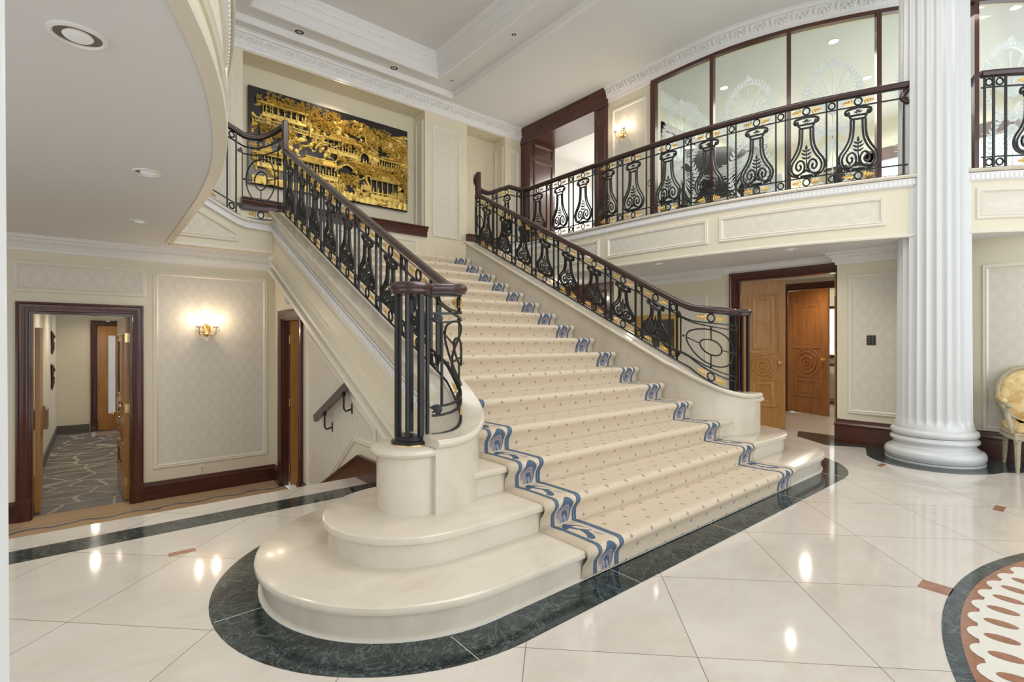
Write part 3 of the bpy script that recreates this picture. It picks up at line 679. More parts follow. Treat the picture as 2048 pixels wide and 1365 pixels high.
# vestibule beyond
mb=MB(); mb.box(9.9,10.0,3.85,5.0,0,ZS); mb.box(9.9,10.0,2.85,3.85,2.22,ZS); mb.box(7.74,10,4.6,4.7,0,ZS); mb.box(9.9,10,1.2,2.0,0,ZS);mb.box(9.9,10,2.0,2.85,2.22,ZS); struct('wall_vestibule',mb,CREAM,label='cream vestibule walls beyond the double doorway',cat='wall')
mb=MB(); mb.box(7.74,12.5,1.2,4.7,ZS-.02,ZS); struct('ceiling_vestibule',mb,CEIL,label='vestibule ceiling beyond the double doorway',cat='ceiling')
d6=door(6,'amber carved door with brass knob standing ajar in the vestibule')
casing(d6,2.62,3.84,0,2.22,lambda a,b,h: Vector((9.9-h,a,b)),.13)
leafdoor(d6,9.86,3.832,-PI/2-.36,.80,.015,2.19,MAPLE2,kside=1)
mb=MB(); mb.box(12.4,12.45,1.2,4.7,0,ZS); struct('wall_study',mb,CREAM,label='wall of the room beyond the vestibule',cat='wall')
mb=MB(); mb.box(12.36,12.39,2.9,4.3,1.0,2.0); wn=struct('window_2',mb,SKYG,label='garden window seen through the right doorway',cat='window')
mb=MB(); mb.box(12.30,12.36,2.85,4.35,.92,1.0); mb.box(12.30,12.36,2.85,4.35,2.0,2.06); mb.box(12.30,12.36,3.55,3.6,1.0,2.0); obj('window_frame',mb,MAHO,wn)
mb=MB(); mb.box(11.6,12.2,2.9,4.3,.0,.06,.005); mb.box(11.6,12.2,2.9,4.3,.78,.84,.01)
for yy in (2.95,4.2):
    for xx in (11.65,12.1): mb.box(xx,xx+.06,yy,yy+.06,.06,.78)
tag(obj('side_table',mb,MAHO),'dark wooden side table below the garden window','table')
# mahogany panelling at the back of the right lower hall
mb=MB(); mb.box(XR-.02,XR+.12,6.1,8.6,0,ZS)
wb=struct('wall_right_wood',mb,MAHO,label='mahogany panelled wall behind the right railing',cat='wall')
mb=MB(); frame(mb,Sxm(XR-.02),rect(6.25,7.2,.15,2.3),PM); frame(mb,Sxm(XR-.02),rect(7.35,8.4,.15,2.3),PM); obj('panel_moulding',mb,MAHO,wb)
mb=MB(); mb.box(5.1,7.6,8.5,8.6,0,ZS); struct('wall_back_lower',mb,CREAM,label='lower back wall behind the staircase',cat='wall')
# ------------------------------------------------------------------ upper back wall with niches
def seg(mb,x0,x1,z0=0,z1=ZC): mb.box(x0,x1,YB,YB+.12,z0,z1)
mb=MB(); seg(mb,-2,-.15,ZS); seg(mb,.85,1.75,ZS); seg(mb,4.95,5.95,ZS); seg(mb,6.97,7.5,ZS)
for a,b in ((-.15,.85),(1.75,4.95),(5.95,6.97)): seg(mb,a,b,ZS,3.40); seg(mb,a,b,5.80,ZC); mb.box(a-.02,b+.02,9.02,9.1,3.3,5.9); mb.box(a-.1,a-.0005,YB+.1205,9.019,3.31,5.89); mb.box(b+.0005,b+.1,YB+.1205,9.019,3.31,5.89); mb.box(a,b,YB+.1205,9.019,5.801,5.89); mb.box(a,b,YB+.1205,9.019,3.31,3.399)
wbk=struct('wall_back',mb,CREAM,label='cream back wall with recessed niches above the landing',cat='wall')
panel(Sd(YB),rect(5.12,5.78,3.37,5.58),wbk); panel(Sd(YB),rect(7.05,7.36,3.37,5.58),wbk); panel(Sd(YB),rect(.95,1.62,3.37,5.58),wbk)
frame(mb:=MB(),lambda a,b,h: Vector((6.97-h,a,b)),rect(8.66,8.96,3.5,5.62),PM); frame(mb,lambda a,b,h: Vector((4.95-h,a,b)),rect(8.66,8.96,3.5,5.66),PM); frame(mb,Sd(YB),rect(1.95,4.78,2.9,3.26),PM); obj('panel_moulding',mb,CREAM2,wbk)
def sill(x0,x1,n,label):
    mb=MB(); sweep(mb,[(x1,9.0),(x1,YB-.01),(x0,YB-.01),(x0,9.0)][::-1] if False else [(x0,YB-.01),(x1,YB-.01)],[(0,3.33),(.03,3.33),(.03,3.42),(.045,3.44),(.06,3.46),(.065,3.485),(.10,3.50),(.10,3.52),(-.35,3.52),(-.35,3.33)],caps=True)
    struct('trim_%d'%n,mb,MAHOH,label=label,cat='niche sill')
sill(1.72,4.98,17,'long mahogany ledge under the gold carved panel'); sill(5.92,7.0,18,'mahogany ledge of the right niche'); sill(-.18,.88,19,'mahogany ledge of the left niche')
mb=MB(); mb.box(4.86,4.98,6.95,7.05,2.64,2.74,.01); struct('trim_20',mb,MAHO,label='small mahogany block at the top of the right curb',cat='block')
mb=MB(); mb.box(1.9,4.9,7.06,8.6,2.54,2.64); mb.box(.67,1.9,7.13,8.6,ZS+.03,2.70); mb.box(4.9,6.13,7.13,8.6,ZS+.03,2.70); struct('floor_landing',mb,CARPET,label='carpeted landing at the top of the main flight',cat='floor')
# ------------------------------------------------------------------ balconies
class Path:
    def __init__(s,pts):
        s.p=pts; s.c=[0]
        for a,b in zip(pts,pts[1:]): s.c.append(s.c[-1]+math.hypot(b[0]-a[0],b[1]-a[1]))
        s.L=s.c[-1]
    def at(s,q):
        q2=min(max(q,0),s.L-1e-6); i=0
        lo,hi=0,len(s.c)-1
        while hi-lo>1:
            m=(lo+hi)//2
            if s.c[m]<=q2: lo=m
            else: hi=m
        a,b=s.p[lo],s.p[lo+1]; d=s.c[lo+1]-s.c[lo]; t=(q-s.c[lo])/d; ux,uy=(b[0]-a[0])/d,(b[1]-a[1])/d
        return a[0]+(b[0]-a[0])*t,a[1]+(b[1]-a[1])*t,ux,uy
    def nor(s,q):
        _,_,a,b=s.at(q-.06); _,_,c,d=s.at(q+.06); x,y=a+c,b+d; L=math.hypot(x,y); return y/L,-x/L
    def s_at(s,f):   # first s where f(x,y) true
        q=0
        while q<s.L:
            x,y,_,_=s.at(q)
            if f(x,y): return q
            q+=.01
        return s.L
    def surf(s,base=0): return lambda a,b,h: Vector((s.at(a)[0]+s.nor(a)[0]*(h+base),s.at(a)[1]+s.nor(a)[1]*(h+base),b))
def balcony(label,path,poly,gaps):
    B=thing('balcony',(path[0][0],path[0][1],ZS),label,'balcony')
    mb=MB(); mb.prism(poly,ZS,ZS+.02); sl=obj('soffit',mb,SOFF,B)
    mb=MB(); mb.prism(poly,ZS+.02,ZG-.04); obj('fascia',mb,CREAM,B,smooth=20)
    mb=MB(); mb.prism(poly,ZG-.04,ZG); obj('gallery_floor',mb,CREAM2,B)
    mb=MB(); sweep(mb,path,[(-.2,ZG+.012),(.04,ZG+.012),(.055,ZG+.004),(.06,ZG-.012),(.052,ZG-.028),(0,ZG-.034),(-.2,ZG-.034)]); obj('stone_coping',mb,STONE,B)
    mb=MB(); sweep(mb,path,[(-.05,ZG-.035),(.038,ZG-.035),(.030,ZG-.055),(.028,ZG-.105),(.012,ZG-.12),(-.05,ZG-.12)]); cv=obj('rope_moulding',mb,WHITE,B)
    P=Path(path); mb=MB(); q=.05
    while q<P.L-.03:
        x,y,ux,uy=P.at(q); nx,ny=P.nor(q); mb.obox((x+nx*.026,y+ny*.026,ZG-.08),(ux,uy,0),(-ux*.0,-uy*.0,1),(nx,ny,0),-.012,.012,-.022,.022,0,.010); q+=.042
    obj('rope_relief',mb,WHITE,cv)
    mb=MB(); sweep(mb,path,[(-.05,ZS-.006),(.018,ZS-.006),(.024,ZS+.012),(.018,ZS+.026),(.006,ZS+.03),(-.05,ZS+.03)]); obj('fascia_bead',mb,CREAM2,B)
    S=P.surf()
    for a,b in gaps:
        sa,sb=P.s_at(lambda x,y:y<a) if path[0][1]>path[-1][1] else P.s_at(lambda x,y:y>b), P.s_at(lambda x,y:y<b) if path[0][1]>path[-1][1] else P.s_at(lambda x,y:y>a)
        panel(S,rect(min(sa,sb),max(sa,sb),ZS+.14,ZG-.19),B,sub=14)
    return B
RE=[p for p in REDGE]
BR=balcony('curved cream balcony with damask fascia panels on the right',RE,RE+[(12.5,0),(12.5,8.6),(6.13,8.6)],[(6.85,5.2),(5.05,3.42),(3.28,1.62),(.92,.15)])
LE=LEDGE[::-1]
BL=balcony('curved cream balcony with white soffit on the left',LE,LE+[(.67,7.64),(-6,7.64),(-6,LE[0][1])],[(6.85,5.2),(5.05,3.42),(3.28,1.62)])
mb=MB(); mb.box(.671,1.9,7.125,7.5,ZS,ZS+.02); struct('ceiling_entry',mb,SOFF,label='soffit strip under the landing over the left entry',cat='ceiling')
def landing_fascia(side):
    L=thing('landing_balustrade_base',(3.4+side*2.2,7.0,ZS),'cream curb wall of the short upper flight on the '+('right' if side>0 else 'left')+' of the landing','curb wall')
    top=[(1.60,2.83),(1.95,2.85),(2.05,2.88),(2.42,3.075),(2.50,3.10),(2.74,3.10)]
    def pr(name,o1,o2,y0,mat,m0=0):
        a=[(3.4+side*m,z-o1) for m,z in top]; b=[(3.4+side*m,max(ZS,z-o2)) for m,z in top]
        mb=MB(); mb.prism(a+b[::-1],y0,7.12,'y'); return obj(name,mb,mat,L,smooth=20)
    pr('stone_coping',0,.035,6.94,STONE); pr('rope_moulding',.035,.12,6.965,WHITE); pr('curb_face',.10,1.0,7.0,CREAM); 
    mb=MB(); mb.box(3.4+side*1.62,3.4+side*2.72,6.982,6.999,ZS-.004,ZS+.03); obj('fascia_bead',mb,CREAM2,L)
    S=(lambda a,b,h: Vector((a,7.0-h,b)))
    poly=[(3.4+side*m,z) for m,z in [(2.66,ZS+.10),(2.02,ZS+.10),(2.02,2.66),(2.45,2.89),(2.66,2.89)]]
    panel(S,poly,L)
landing_fascia(-1); landing_fascia(1)
# ------------------------------------------------------------------ gallery wall, glazing, doorway
XG=7.45
mb=MB(); mb.box(XG,XG+.14,5.05,6.10,ZG,ZC); wg=struct('wall_gallery',mb,CREAM,label='cream gallery wall with wall sconce',cat='wall')
panel(Sxm(XG),rect(5.24,6.0,ZG+.3,5.63),wg)
GP=[(XG,5.14)]+GW; PG=Path(GP)
mb=MB(); sweep(mb,GP,[(0.01,5.80),(0.01,ZC),(-.14,ZC),(-.14,5.80)],closeprof=True); struct('wall_glazing_head',mb,CREAM,label='curved wall head above the gallery glazing',cat='wall')
crown('trim_21',[(XG,6.1)]+GP[1:],ZC,.27,WHITE,'curved crown with rosettes above the gallery glass',out=.15,deco='ring',step=.135)
crown('trim_22',[(-2,YB),(XG,YB)],ZC,.25,WHITE,'crown with rosettes along the back wall',out=.15,deco='ring',step=.135)
mb=MB(); sweep(mb,GP,[(0.03,5.775),(0.03,5.83),(-.05,5.83),(-.05,5.775)],closeprof=True); th=struct('window_3',mb,MAHOH,label='mahogany framed curved glass screen along the gallery',cat='window')
mb=MB(); sweep(mb,GP,[(0.03,ZG),(0.03,ZG+.08),(-.05,ZG+.08),(-.05,ZG)],closeprof=True); obj('bottom_rail',mb,MAHOH,th)
mst=[0.045]+[PG.s_at(f) for f in (lambda x,y:y<4.05,lambda x,y:y<3.01,lambda x,y:y<2.05,lambda x,y:x>8.93,lambda x,y:x>9.6)]
for i,q in enumerate(mst):
    x,y,ux,uy=PG.at(q); nx,ny=PG.nor(q); hw=.05 if i==0 else .028
    mb=MB(); mb.obox((x,y,0),(ux,uy,0),(0,0,1),(nx,ny,0),-hw,hw,ZG+.08,5.78,-.05,.035); obj('mullion',mb,MAHO,th)
mb=MB(); S=PG.surf(-.01); mb.grid(lambda u,v:S(.08+(PG.L-.1)*u,ZG+.06+(5.80-ZG-.06)*v,0),48,1); obj('glass',mb,GLASS,th)
def plume(q,zc,label):
    S=PG.surf(.004); mb=MB()
    def arc(pts,r): mb.tube([S(q+a,zc+b,0) for a,b in pts],r,4,caps=False)
    def fan(cx,cy,up,R,n=7):
        for k in range(-n,n+1):
            t=k/n; a0=t*1.15; L=R*(1.0-.30*abs(t)**1.5)
            for w in (0,.06):
                pts=[]; x,y=cx+t*.02,cy+up*(w-.02); a=a0*.55; m=9
                for i in range(m+1):
                    pts.append((x,y)); st=(L-w*.8)/m; a+=(.11+.05*i/m)*(1 if t>0 else -1)*(abs(t)**.6+.02); x+=math.sin(a)*st; y+=up*math.cos(a)*st
                arc(pts,.0060)
        arc([(cx,cy-up*R*.2),(cx,cy+up*R*.95)],.004)
    fan(0,.36,1,.62); fan(0,-.02,-1,.58,6); fan(0,.05,1,.30,4)
    for sg in (-1,1):
        for (cx_,cy_,rx,ry,t0,t1,n) in ((0,.55,.33,.50,-1.25,1.35,20),(0,-.28,.27,.42,-1.3,1.2,15)):
            C=[(sg*rx*math.cos(t0+(t1-t0)*i/n),cy_+ry*math.sin(t0+(t1-t0)*i/n)) for i in range(n+1)]; arc(C,.0045)
            for i in range(1,n+1):
                a,b=C[i]; d=math.atan2(C[i][1]-C[i-1][1],C[i][0]-C[i-1][0])
                for w in (.65,-.65): mb.leaf(lambda u,v,h:S(q+u,zc+v,h),a,b,d+w,.085,.034,.003)
    mb.leaf(lambda u,v,h:S(q+u,zc+v,h),0,1.05,PI/2,.12,.08,.004)
    obj('etched_plume',mb,GOLDP,th,smooth=60)
for a,b in zip(mst,mst[1:]): plume((a+b)/2,4.15,'')
# doorway of the gallery
d7=door(7,'tall mahogany framed opening from the gallery into the upper hall')
mb=MB(); mb.box(XG-.03,8.2,6.10,6.42,ZG,5.76,.004); mb.box(XG-.03,8.2,8.28,8.60,ZG,5.76,.004); mb.box(XG-.03,8.2,6.10,8.60,5.76,ZC-.002); obj('door_jamb',mb,MAHO,d7)
mb=MB(); sweep(mb,[(8.2,6.10)[::1],(XG-.03,6.10)][::1] and [(XG-.03,8.6),(XG-.03,6.08)],[(0,5.74),(.02,5.74),(.02,5.77),(.01,5.78),(.01,5.93),(.03,5.95),(.05,6.0),(.08,6.02),(.08,ZC-.003),(0,ZC-.003)]); obj('door_head',mb,MAHOH,d7)
mb=MB()
frame(mb,lambda a,b,h: Vector((a,8.28-h,b)),rect(7.52,8.12,ZG+.25,5.35),PM); frame(mb,lambda a,b,h: Vector((a,8.28-h,b)),rect(7.52,8.12,5.42,5.72),PM)
frame(mb,Sxm(XG-.03),rect(6.15,6.37,ZG+.25,5.35),[(0,0),(.01,.01),(.02,.01),(.03,0)]); frame(mb,Sxm(XG-.03),rect(6.15,6.37,5.42,5.72),[(0,0),(.01,.01),(.02,.01),(.03,0)]); frame(mb,Sxm(XG-.03),rect(8.33,8.55,ZG+.25,5.35),[(0,0),(.01,.01),(.02,.01),(.03,0)])
obj('panel_moulding',mb,MAHO,d7)
# rooms behind the gallery
mb=MB(); mb.box(11.4,11.5,5.5,9.6,ZG,5.95); mb.box(8.2,11.5,8.9,9.0,ZG,5.95); struct('wall_upper_hall',mb,WHITE,label='white walls of the bright upper hall',cat='wall')
mb=MB(); mb.box(7.59,12.5,5.35,5.5,ZG,5.95); wp=struct('wall_music_room',mb,CREAM2,label='cream partition wall of the music room behind the glass',cat='wall')
mb=MB(); mb.box(12.4,12.5,-3,5.5,ZG,3.2); mb.box(12.4,12.5,-3,5.5,5.2,5.9); mb.box(12.4,12.5,3.2,5.5,3.2,5.2); struct('wall_music_room_far',mb,CREAM2,label='far wall of the music room behind the glass',cat='wall')
mb=MB(); mb.box(12.45,12.5,-3,3.2,3.2,5.2); w4=struct('window_4',mb,SKYW,label='bright window of the music room',cat='window')
mb=MB(); mb.box(12.36,12.42,-3,3.3,5.0,5.25); mb.box(12.36,12.42,3.15,3.3,3.1,5.2); mb.box(12.36,12.42,.6,.7,3.1,5.2); mb.box(12.36,12.42,-3,3.2,4.0,4.05); obj('window_frame',mb,MAHO,w4)
mb=MB(); mb.box(7.3,12.5,-3,5.5,5.86,5.9)
mb=MB(); P=[(p[0]+.16,p[1]+.05) for p in GW]; mb.prism([(7.6,5.5)]+P+[(12.5,-2),(12.5,5.5)],5.84,5.90); struct('ceiling_music_room',mb,CEIL,label='ceiling of the music room',cat='ceiling')
mb=MB(); mb.box(8.2,11.5,5.5,9.0,5.90,5.95); struct('ceiling_upper_hall',mb,CEIL,label='ceiling of the upper hall',cat='ceiling')
crown('trim_23',[(7.6,5.35),(12.4,5.35)],5.84,.2,WHITE,'crown of the music room partition')
mb=MB(); mb.box(7.95,9.6,5.28,5.36,ZG,5.35,.01); mb.box(8.06,9.49,5.27,5.29,ZG,5.2); 
d8=door(8,'mahogany doorway on the music room partition'); mb=MB(); mb.box(8.0,8.12,5.29,5.36,ZG,5.35,.01); mb.box(9.6,9.72,5.29,5.36,ZG,5.35,.01); mb.box(8.0,9.72,5.29,5.36,5.2,5.35,.01); obj('door_casing',mb,MAHO,d8)
mb=MB(); mb.box(8.12,9.6,5.32,5.35,ZG,5.2); obj('door_leaf',mb,CEIL,d8)
# ------------------------------------------------------------------ main ceiling with recessed tray
mb=MB(); hx0,hx1,hy0,hy1=1.41,5.39,.2,8.28
mb.box(-6,hx0,-5,YB+.12,ZC,ZC+.5); mb.box(hx1,13,-5,YB+.12,ZC,ZC+.5); mb.box(hx0,hx1,hy1,YB+.12,ZC,ZC+.5); mb.box(hx0,hx1,-5,hy0,ZC,ZC+.5)
ce=struct('ceiling',mb,CEIL,label='high off-white ceiling with a stepped rectangular tray',cat='ceiling')
ix0,ix1,iy0,iy1=1.72,4.88,.5,7.99
mb=MB(); z=ZC+.09
mb.box(hx0,ix0,hy0,hy1,z,z+.4); mb.box(ix1,hx1,hy0,hy1,z,z+.4); mb.box(ix0,ix1,iy1,hy1,z,z+.4); mb.box(ix0,ix1,hy0,iy0,z,z+.4); mb.box(ix0,ix1,iy0,iy1,6.56,6.6); obj('tray_panel',mb,CEIL,ce)
def traymold(x0,x1,y0,y1,pr,mat=WHITE,name='tray_moulding'):
    mb=MB(); frame(mb,lambda a,b,h: Vector((a,b,h)),rect(x0,x1,y0,y1),pr); return obj(name,mb,mat,ce)
traymold(hx0,hx1,hy0,hy1,[(-.03,ZC-.001),(0,ZC-.012),(.012,ZC-.004),(.012,ZC+.07),(.03,ZC+.09)])
tm=traymold(ix0,ix1,iy0,iy1,[(-.03,z-.001),(-.01,z-.014),(.012,z-.004),(.012,z+.10),(.03,z+.12),(.03,z+.16),(.05,z+.17),(.07,z+.25),(.11,z+.31),(.11,z+.34),(.14,z+.37),(.15,6.56)])
mb=MB()
for i in range(110):
    for (x,y,a) in ((ix0+(ix1-ix0)*(i+.5)/110,iy1-.085,0),(ix1-.085,iy0+(iy1-iy0)*(i+.5)/110,1),(ix0+.085,iy0+(iy1-iy0)*(i+.5)/110,1)):
        if i<60 and a==0 or a==1: mb.ball((x if a else ix0+(ix1-ix0)*(i+.5)/60,y,z+.28),.018,n=5,m=3)
obj('bead_relief',mb,WHITE,tm,smooth=60)
# ------------------------------------------------------------------ columns
def column(c,label,ztop=ZC):
    T=thing('fluted_column',(c[0],c[1],0),label,'column','white fluted columns')
    mb=MB(); zs=[.36,.40,.425,.45,.475,.50,.55,1,2,3,4,5,5.6,ztop-.01]; NF=24; K=9; v=[]; n=NF*K
    for z in zs:
        r=.325-.028*max(0,(z-.4))/5.6
        if z<.45: r+= .018*(1-(z-.36)/.09)
        e=max(0,min(1,(z-.40)/.10)); dep=.026*math.sqrt(max(0,1-(1-e)**2))
        for i in range(n):
            t=(i%K)/K-.5; w=.40
            d=dep*math.sqrt(max(0,1-(t/w)**2)) if abs(t)<w else 0
            if z>ztop-.5: pass
            a=2*PI*i/n; v.append((c[0]+(r-d)*math.cos(a),c[1]+(r-d)*math.sin(a),z))
    f=[(j*n+i,j*n+(i+1)%n,(j+1)*n+(i+1)%n,(j+1)*n+i) for j in range(len(zs)-1) for i in range(n)]
    mb.add(v,f); obj('shaft',mb,COLM,T,smooth=30)
    def torus(z0,z1,r0,b,k=8): h=(z1-z0)/2; return [(r0+b*math.sin(PI*i/k)**.8 if 0<i<k else r0,z0+(z1-z0)*(1-math.cos(PI*i/k))/2) for i in range(k+1)]
    mb=MB(); pr=[(.43,0),(.43,.012)]+torus(.012,.135,.385,.052)+[(.375,.14),(.375,.155),(.36,.16),(.352,.18),(.362,.20)]+torus(.205,.25,.365,.02,5)+[(.362,.255),(.362,.265)]+torus(.268,.345,.345,.036)+[(.345,.352),(.343,.365),(.0,.37)]
    mb.lathe((*c,0),pr,64); obj('base',mb,COLM,T,smooth=50); return T
column(COLC,'white fluted column standing beside the right balcony')
column((-.435,1.195),'white fluted column cut off by the left picture edge')
# ------------------------------------------------------------------ railings
HSEC=[(-.022,0),(.022,0),(.030,.006),(.030,.016),(.038,.024),(.040,.040),(.034,.056),(.018,.066),(-.018,.066),(-.034,.056),(-.040,.040),(-.038,.024),(-.030,.016),(-.030,.006)]
def handrail(parent,pts3,sec=HSEC,sc=1):
    mb=MB(); n=len(pts3); path=[(p[0],p[1]) for p in pts3]
    rows=[offset(path,o*sc) for o,z in sec]; m=len(sec)
    v=[(rows[j][i][0],rows[j][i][1],pts3[i][2]+sec[j][1]*sc) for j in range(m) for i in range(n)]
    f=[(j*n+i,j*n+i+1,((j+1)%m)*n+i+1,((j+1)%m)*n+i) for j in range(m) for i in range(n-1)]+[tuple(j*n for j in range(m)),tuple(j*n+n-1 for j in range(m-1,-1,-1))]
    mb.add(v,f); return obj('handrail',mb,RAIL,parent,smooth=50)
RT=.010
class Rail:
    def __init__(s,label,pts,zb,zt,group=None,name='iron_railing'):
        s.P=Path(pts); s.zb=zb; s.zt=zt; x,y,_,_=s.P.at(0)
        s.T=thing(name,(x,y,zb(0)),label,'railing',group); s.bh=.112
    def pt(s,q,z,h=0):
        x,y,_,_=s.P.at(q); nx,ny=s.P.nor(q) if h else (0,0); return Vector((x+nx*h,y+ny*h,z))
    def line(s,name,q0,q1,zf,r=RT,step=.06,n=4):
        k=max(2,int((q1-q0)/step)); mb=MB(); mb.tube([s.pt(q0+(q1-q0)*i/k,zf(q0+(q1-q0)*i/k)) for i in range(k+1)],r,n); return obj(name,mb,IRON,s.T)
    def rails(s,q0,q1):
        s.line('bottom_rail',q0,q1,lambda q:s.zb(q),.010); s.line('bottom_rail',q0,q1,lambda q:s.zb(q)+s.bh)
        s.line('top_rail',q0,q1,lambda q:s.zt(q)-s.bh); s.line('top_rail',q0,q1,lambda q:s.zt(q)-.004,.010)
    def hand(s,q0,q1,step=.05):
        k=max(2,int((q1-q0)/step)); handrail(s.T,[s.pt(q0+(q1-q0)*i/k,s.zt(q0+(q1-q0)*i/k)) for i in range(k+1)])
    def bar(s,q,name='baluster',r=.0115):
        x,y,ux,uy=s.P.at(q); nx,ny=s.P.nor(q); mb=MB(); mb.obox((x,y,0),(ux,uy,0),(0,0,1),(nx,ny,0),-r*.8,r*.8,s.zb(q),s.zt(q),-r*.8,r*.8); return obj(name,mb,IRON,s.T)
    def ring(s,q,top,R=.040):
        z=(s.zt(q)-s.bh/2-.002) if top else s.zb(q)+s.bh/2; k=14
        sl=(s.zt(q+.05)-s.zt(q-.05))/.1 if top else (s.zb(q+.05)-s.zb(q-.05))/.1
        mb=MB(); mb.tube([s.pt(q+R*.85*math.cos(2*PI*i/k),z+sl*R*.85*math.cos(2*PI*i/k)*.6+R*math.sin(2*PI*i/k)) for i in range(k)],.009,5,True); obj('ring',mb,IRON,s.T,smooth=60)
    def gleaf(s,q,top,sg,L=.115):
        zf=(lambda a:s.zt(a)-s.bh/2-.002) if top else (lambda a:s.zb(a)+s.bh/2)
        F=lambda u,v,h: s.pt(q+u,zf(q+u)+v,h if h else .0001)
        mb=MB(); o=.050*sg
        mb.leaf(F,o,0,0 if sg>0 else PI,L,.020,.006)
        for k,(d,l,a) in enumerate([(.004,.052,1.15),(.026,.046,.85),(.050,.036,.65),(.074,.026,.5)]):
            for w in (-1,1): mb.leaf(F,o+sg*d,0,(w*a) if sg>0 else PI-w*a,l,.016,.006)
        obj('gilded_leaf',mb,GILT,s.T)
    def unit(s,q,hw=.135,shear=0):
        s.ring(q,True,.042); s.ring(q,False,.042)
        for t in (True,False):
            for sg in (-1,1): s.gleaf(q,t,sg)
        z0=lambda a:s.zb(a)+s.bh; z1=lambda a:s.zt(a)-s.bh
        F=lambda u,v,h=0: s.pt(q+u*hw,z0(q+u*hw)+(z1(q+u*hw)-z0(q+u*hw))*v,h)
        mb=MB(); r=.0125
        def cv(P,rr=r,k=4,mir=True):
            P=crom(P,k) if len(P)>2 else P
            for sg in ((1,-1) if mir else (1,)): mb.tube([F(sg*a,b) for a,b in P],rr,5)
        cv([(-.50,.965),(0,.985),(.50,.965)],.015,4,False)
        cv([(.50,.965),(.63,.945),(.66,.905),(.57,.88),(.49,.90),(.53,.925)],.0145,3)
        cv([(-.46,.865),(.46,.865)],r,1,False); cv([(-.36,.81),(0,.805),(.36,.81)],r,2,False); cv([(.46,.865),(.32,.80)],r,1); cv([(.46,.89),(.44,.865)],r,1)
        cv([(.38,.80),(.39,.64),(.48,.50),(.70,.375),(.93,.28),(1.0,.185),(.90,.09),(.66,.04),(.42,.03)],.0135,4)
        cv([(.22,.795),(.24,.62),(.32,.48),(.52,.36),(.74,.275),(.84,.19),(.76,.105),(.54,.062),(.28,.082),(.11,.155),(.14,.245),(.32,.29),(.51,.26),(.58,.195),(.49,.14),(.35,.145),(.31,.195),(.39,.22)],r,3)
        cv([(0,.10),(.03,.18),(0,.27),(0,.44)],.006,3,False); cv([(0,.13),(.10,.10),(.24,.09)],r,3)
        cv([(-.34,.035),(.34,.035)],.013,1,False); cv([(-.22,.035),(-.22,.015)],.008,1); cv([(-.42,.008),(.42,.008)],.010,1,False)
        G_=lambda u,v,h: F(u/ (hw),(v)/max(.2,(z1(q)-z0(q))),h)
        H=z1(q)-z0(q)
        for yy,l in ((.30,.068),(.36,.070),(.42,.056)):
            for sg in (-1,1): mb.leaf(G_,0,yy*H,PI/2-sg*1.0,l,.026,.006)
        mb.leaf(G_,0,.44*H,PI/2,.075,.028,.006)
        for sg in (-1,1):
            mb.leaf(G_,0,.90*H,PI/2-sg*1.2,.050,.018,.005); mb.leaf(G_,0,.91*H,PI/2-sg*.6,.042,.016,.005); mb.leaf(G_,0,.885*H,PI/2-sg*2.1,.034,.015,.005)
        mb.leaf(G_,0,.91*H,PI/2,.036,.015,.005)
        obj('lyre_panel',mb,IRON,s.T,smooth=60)
    def pair(s,q,g=.05,bars=True):
        if bars: s.bar(q-g); s.bar(q+g)
        s.ring(q,True,.037); s.ring(q,False,.037)
    def scroll(s,q0,q1,va=.20,vb=.80):
        "framed oval panel"
        z=lambda q,v:s.zb(q)+(s.zt(q)-s.zb(q))*v; mb=MB(); k=16
        qs=[q0+(q1-q0)*i/k for i in range(k+1)]
        for v in (va,vb): mb.tube([s.pt(q,z(q,v)) for q in qs],.009,4)
        for q in (q0,q1): mb.tube([s.pt(q,z(q,va)),s.pt(q,z(q,vb))],.009,4)
        qc=(q0+q1)/2; hw=(q1-q0)/2; vc=(va+vb)/2; hh=(vb-va)/2
        for a,b in ((.80,.84),(.34,.36)): mb.tube([s.pt(qc+hw*a*math.cos(t),z(qc+hw*a*math.cos(t),vc+hh*b*math.sin(t))) for t in [2*PI*i/32 for i in range(32)]],.0085,5,True)
        for sx,sy in ((1,0),(-1,0),(0,1),(0,-1)):
            A=(qc+hw*.34*sx,vc+hh*.36*sy); B=(qc+hw*.80*sx,vc+hh*.84*sy); C=(qc+hw*.9*sx,vc+hh*.92*sy); mb.tube([s.pt(A[0],z(*A)),s.pt(B[0],z(*B))],.007,4); mb.ball(s.pt(C[0],z(*C)),.014,n=8,m=6)
        for q,v,an in ((q0,va,PI*1.2),(q0,vb,PI*.75),(q1,va,-.6),(q1,vb,.8)):
            F=lambda u,w,h: s.pt(q+u,z(q,v)+w,h)
            for d in (-.5,0,.5): mb.leaf(F,.02*math.cos(an)*0,0,an+d,.075,.03,.006)
            mb.leaf(F,.03*math.cos(an),.03*math.sin(an),an+.8,.05,.022,.006); mb.leaf(F,.03*math.cos(an),.03*math.sin(an),an-.8,.05,.022,.006)
        obj('oval_scroll_panel',mb,IRON,s.T,smooth=60)
        s.ring(qc,True,.042); s.ring(qc,False,.042)
        for t in (True,False):
            for sg in (-1,1): s.gleaf(qc,t,sg,.10)
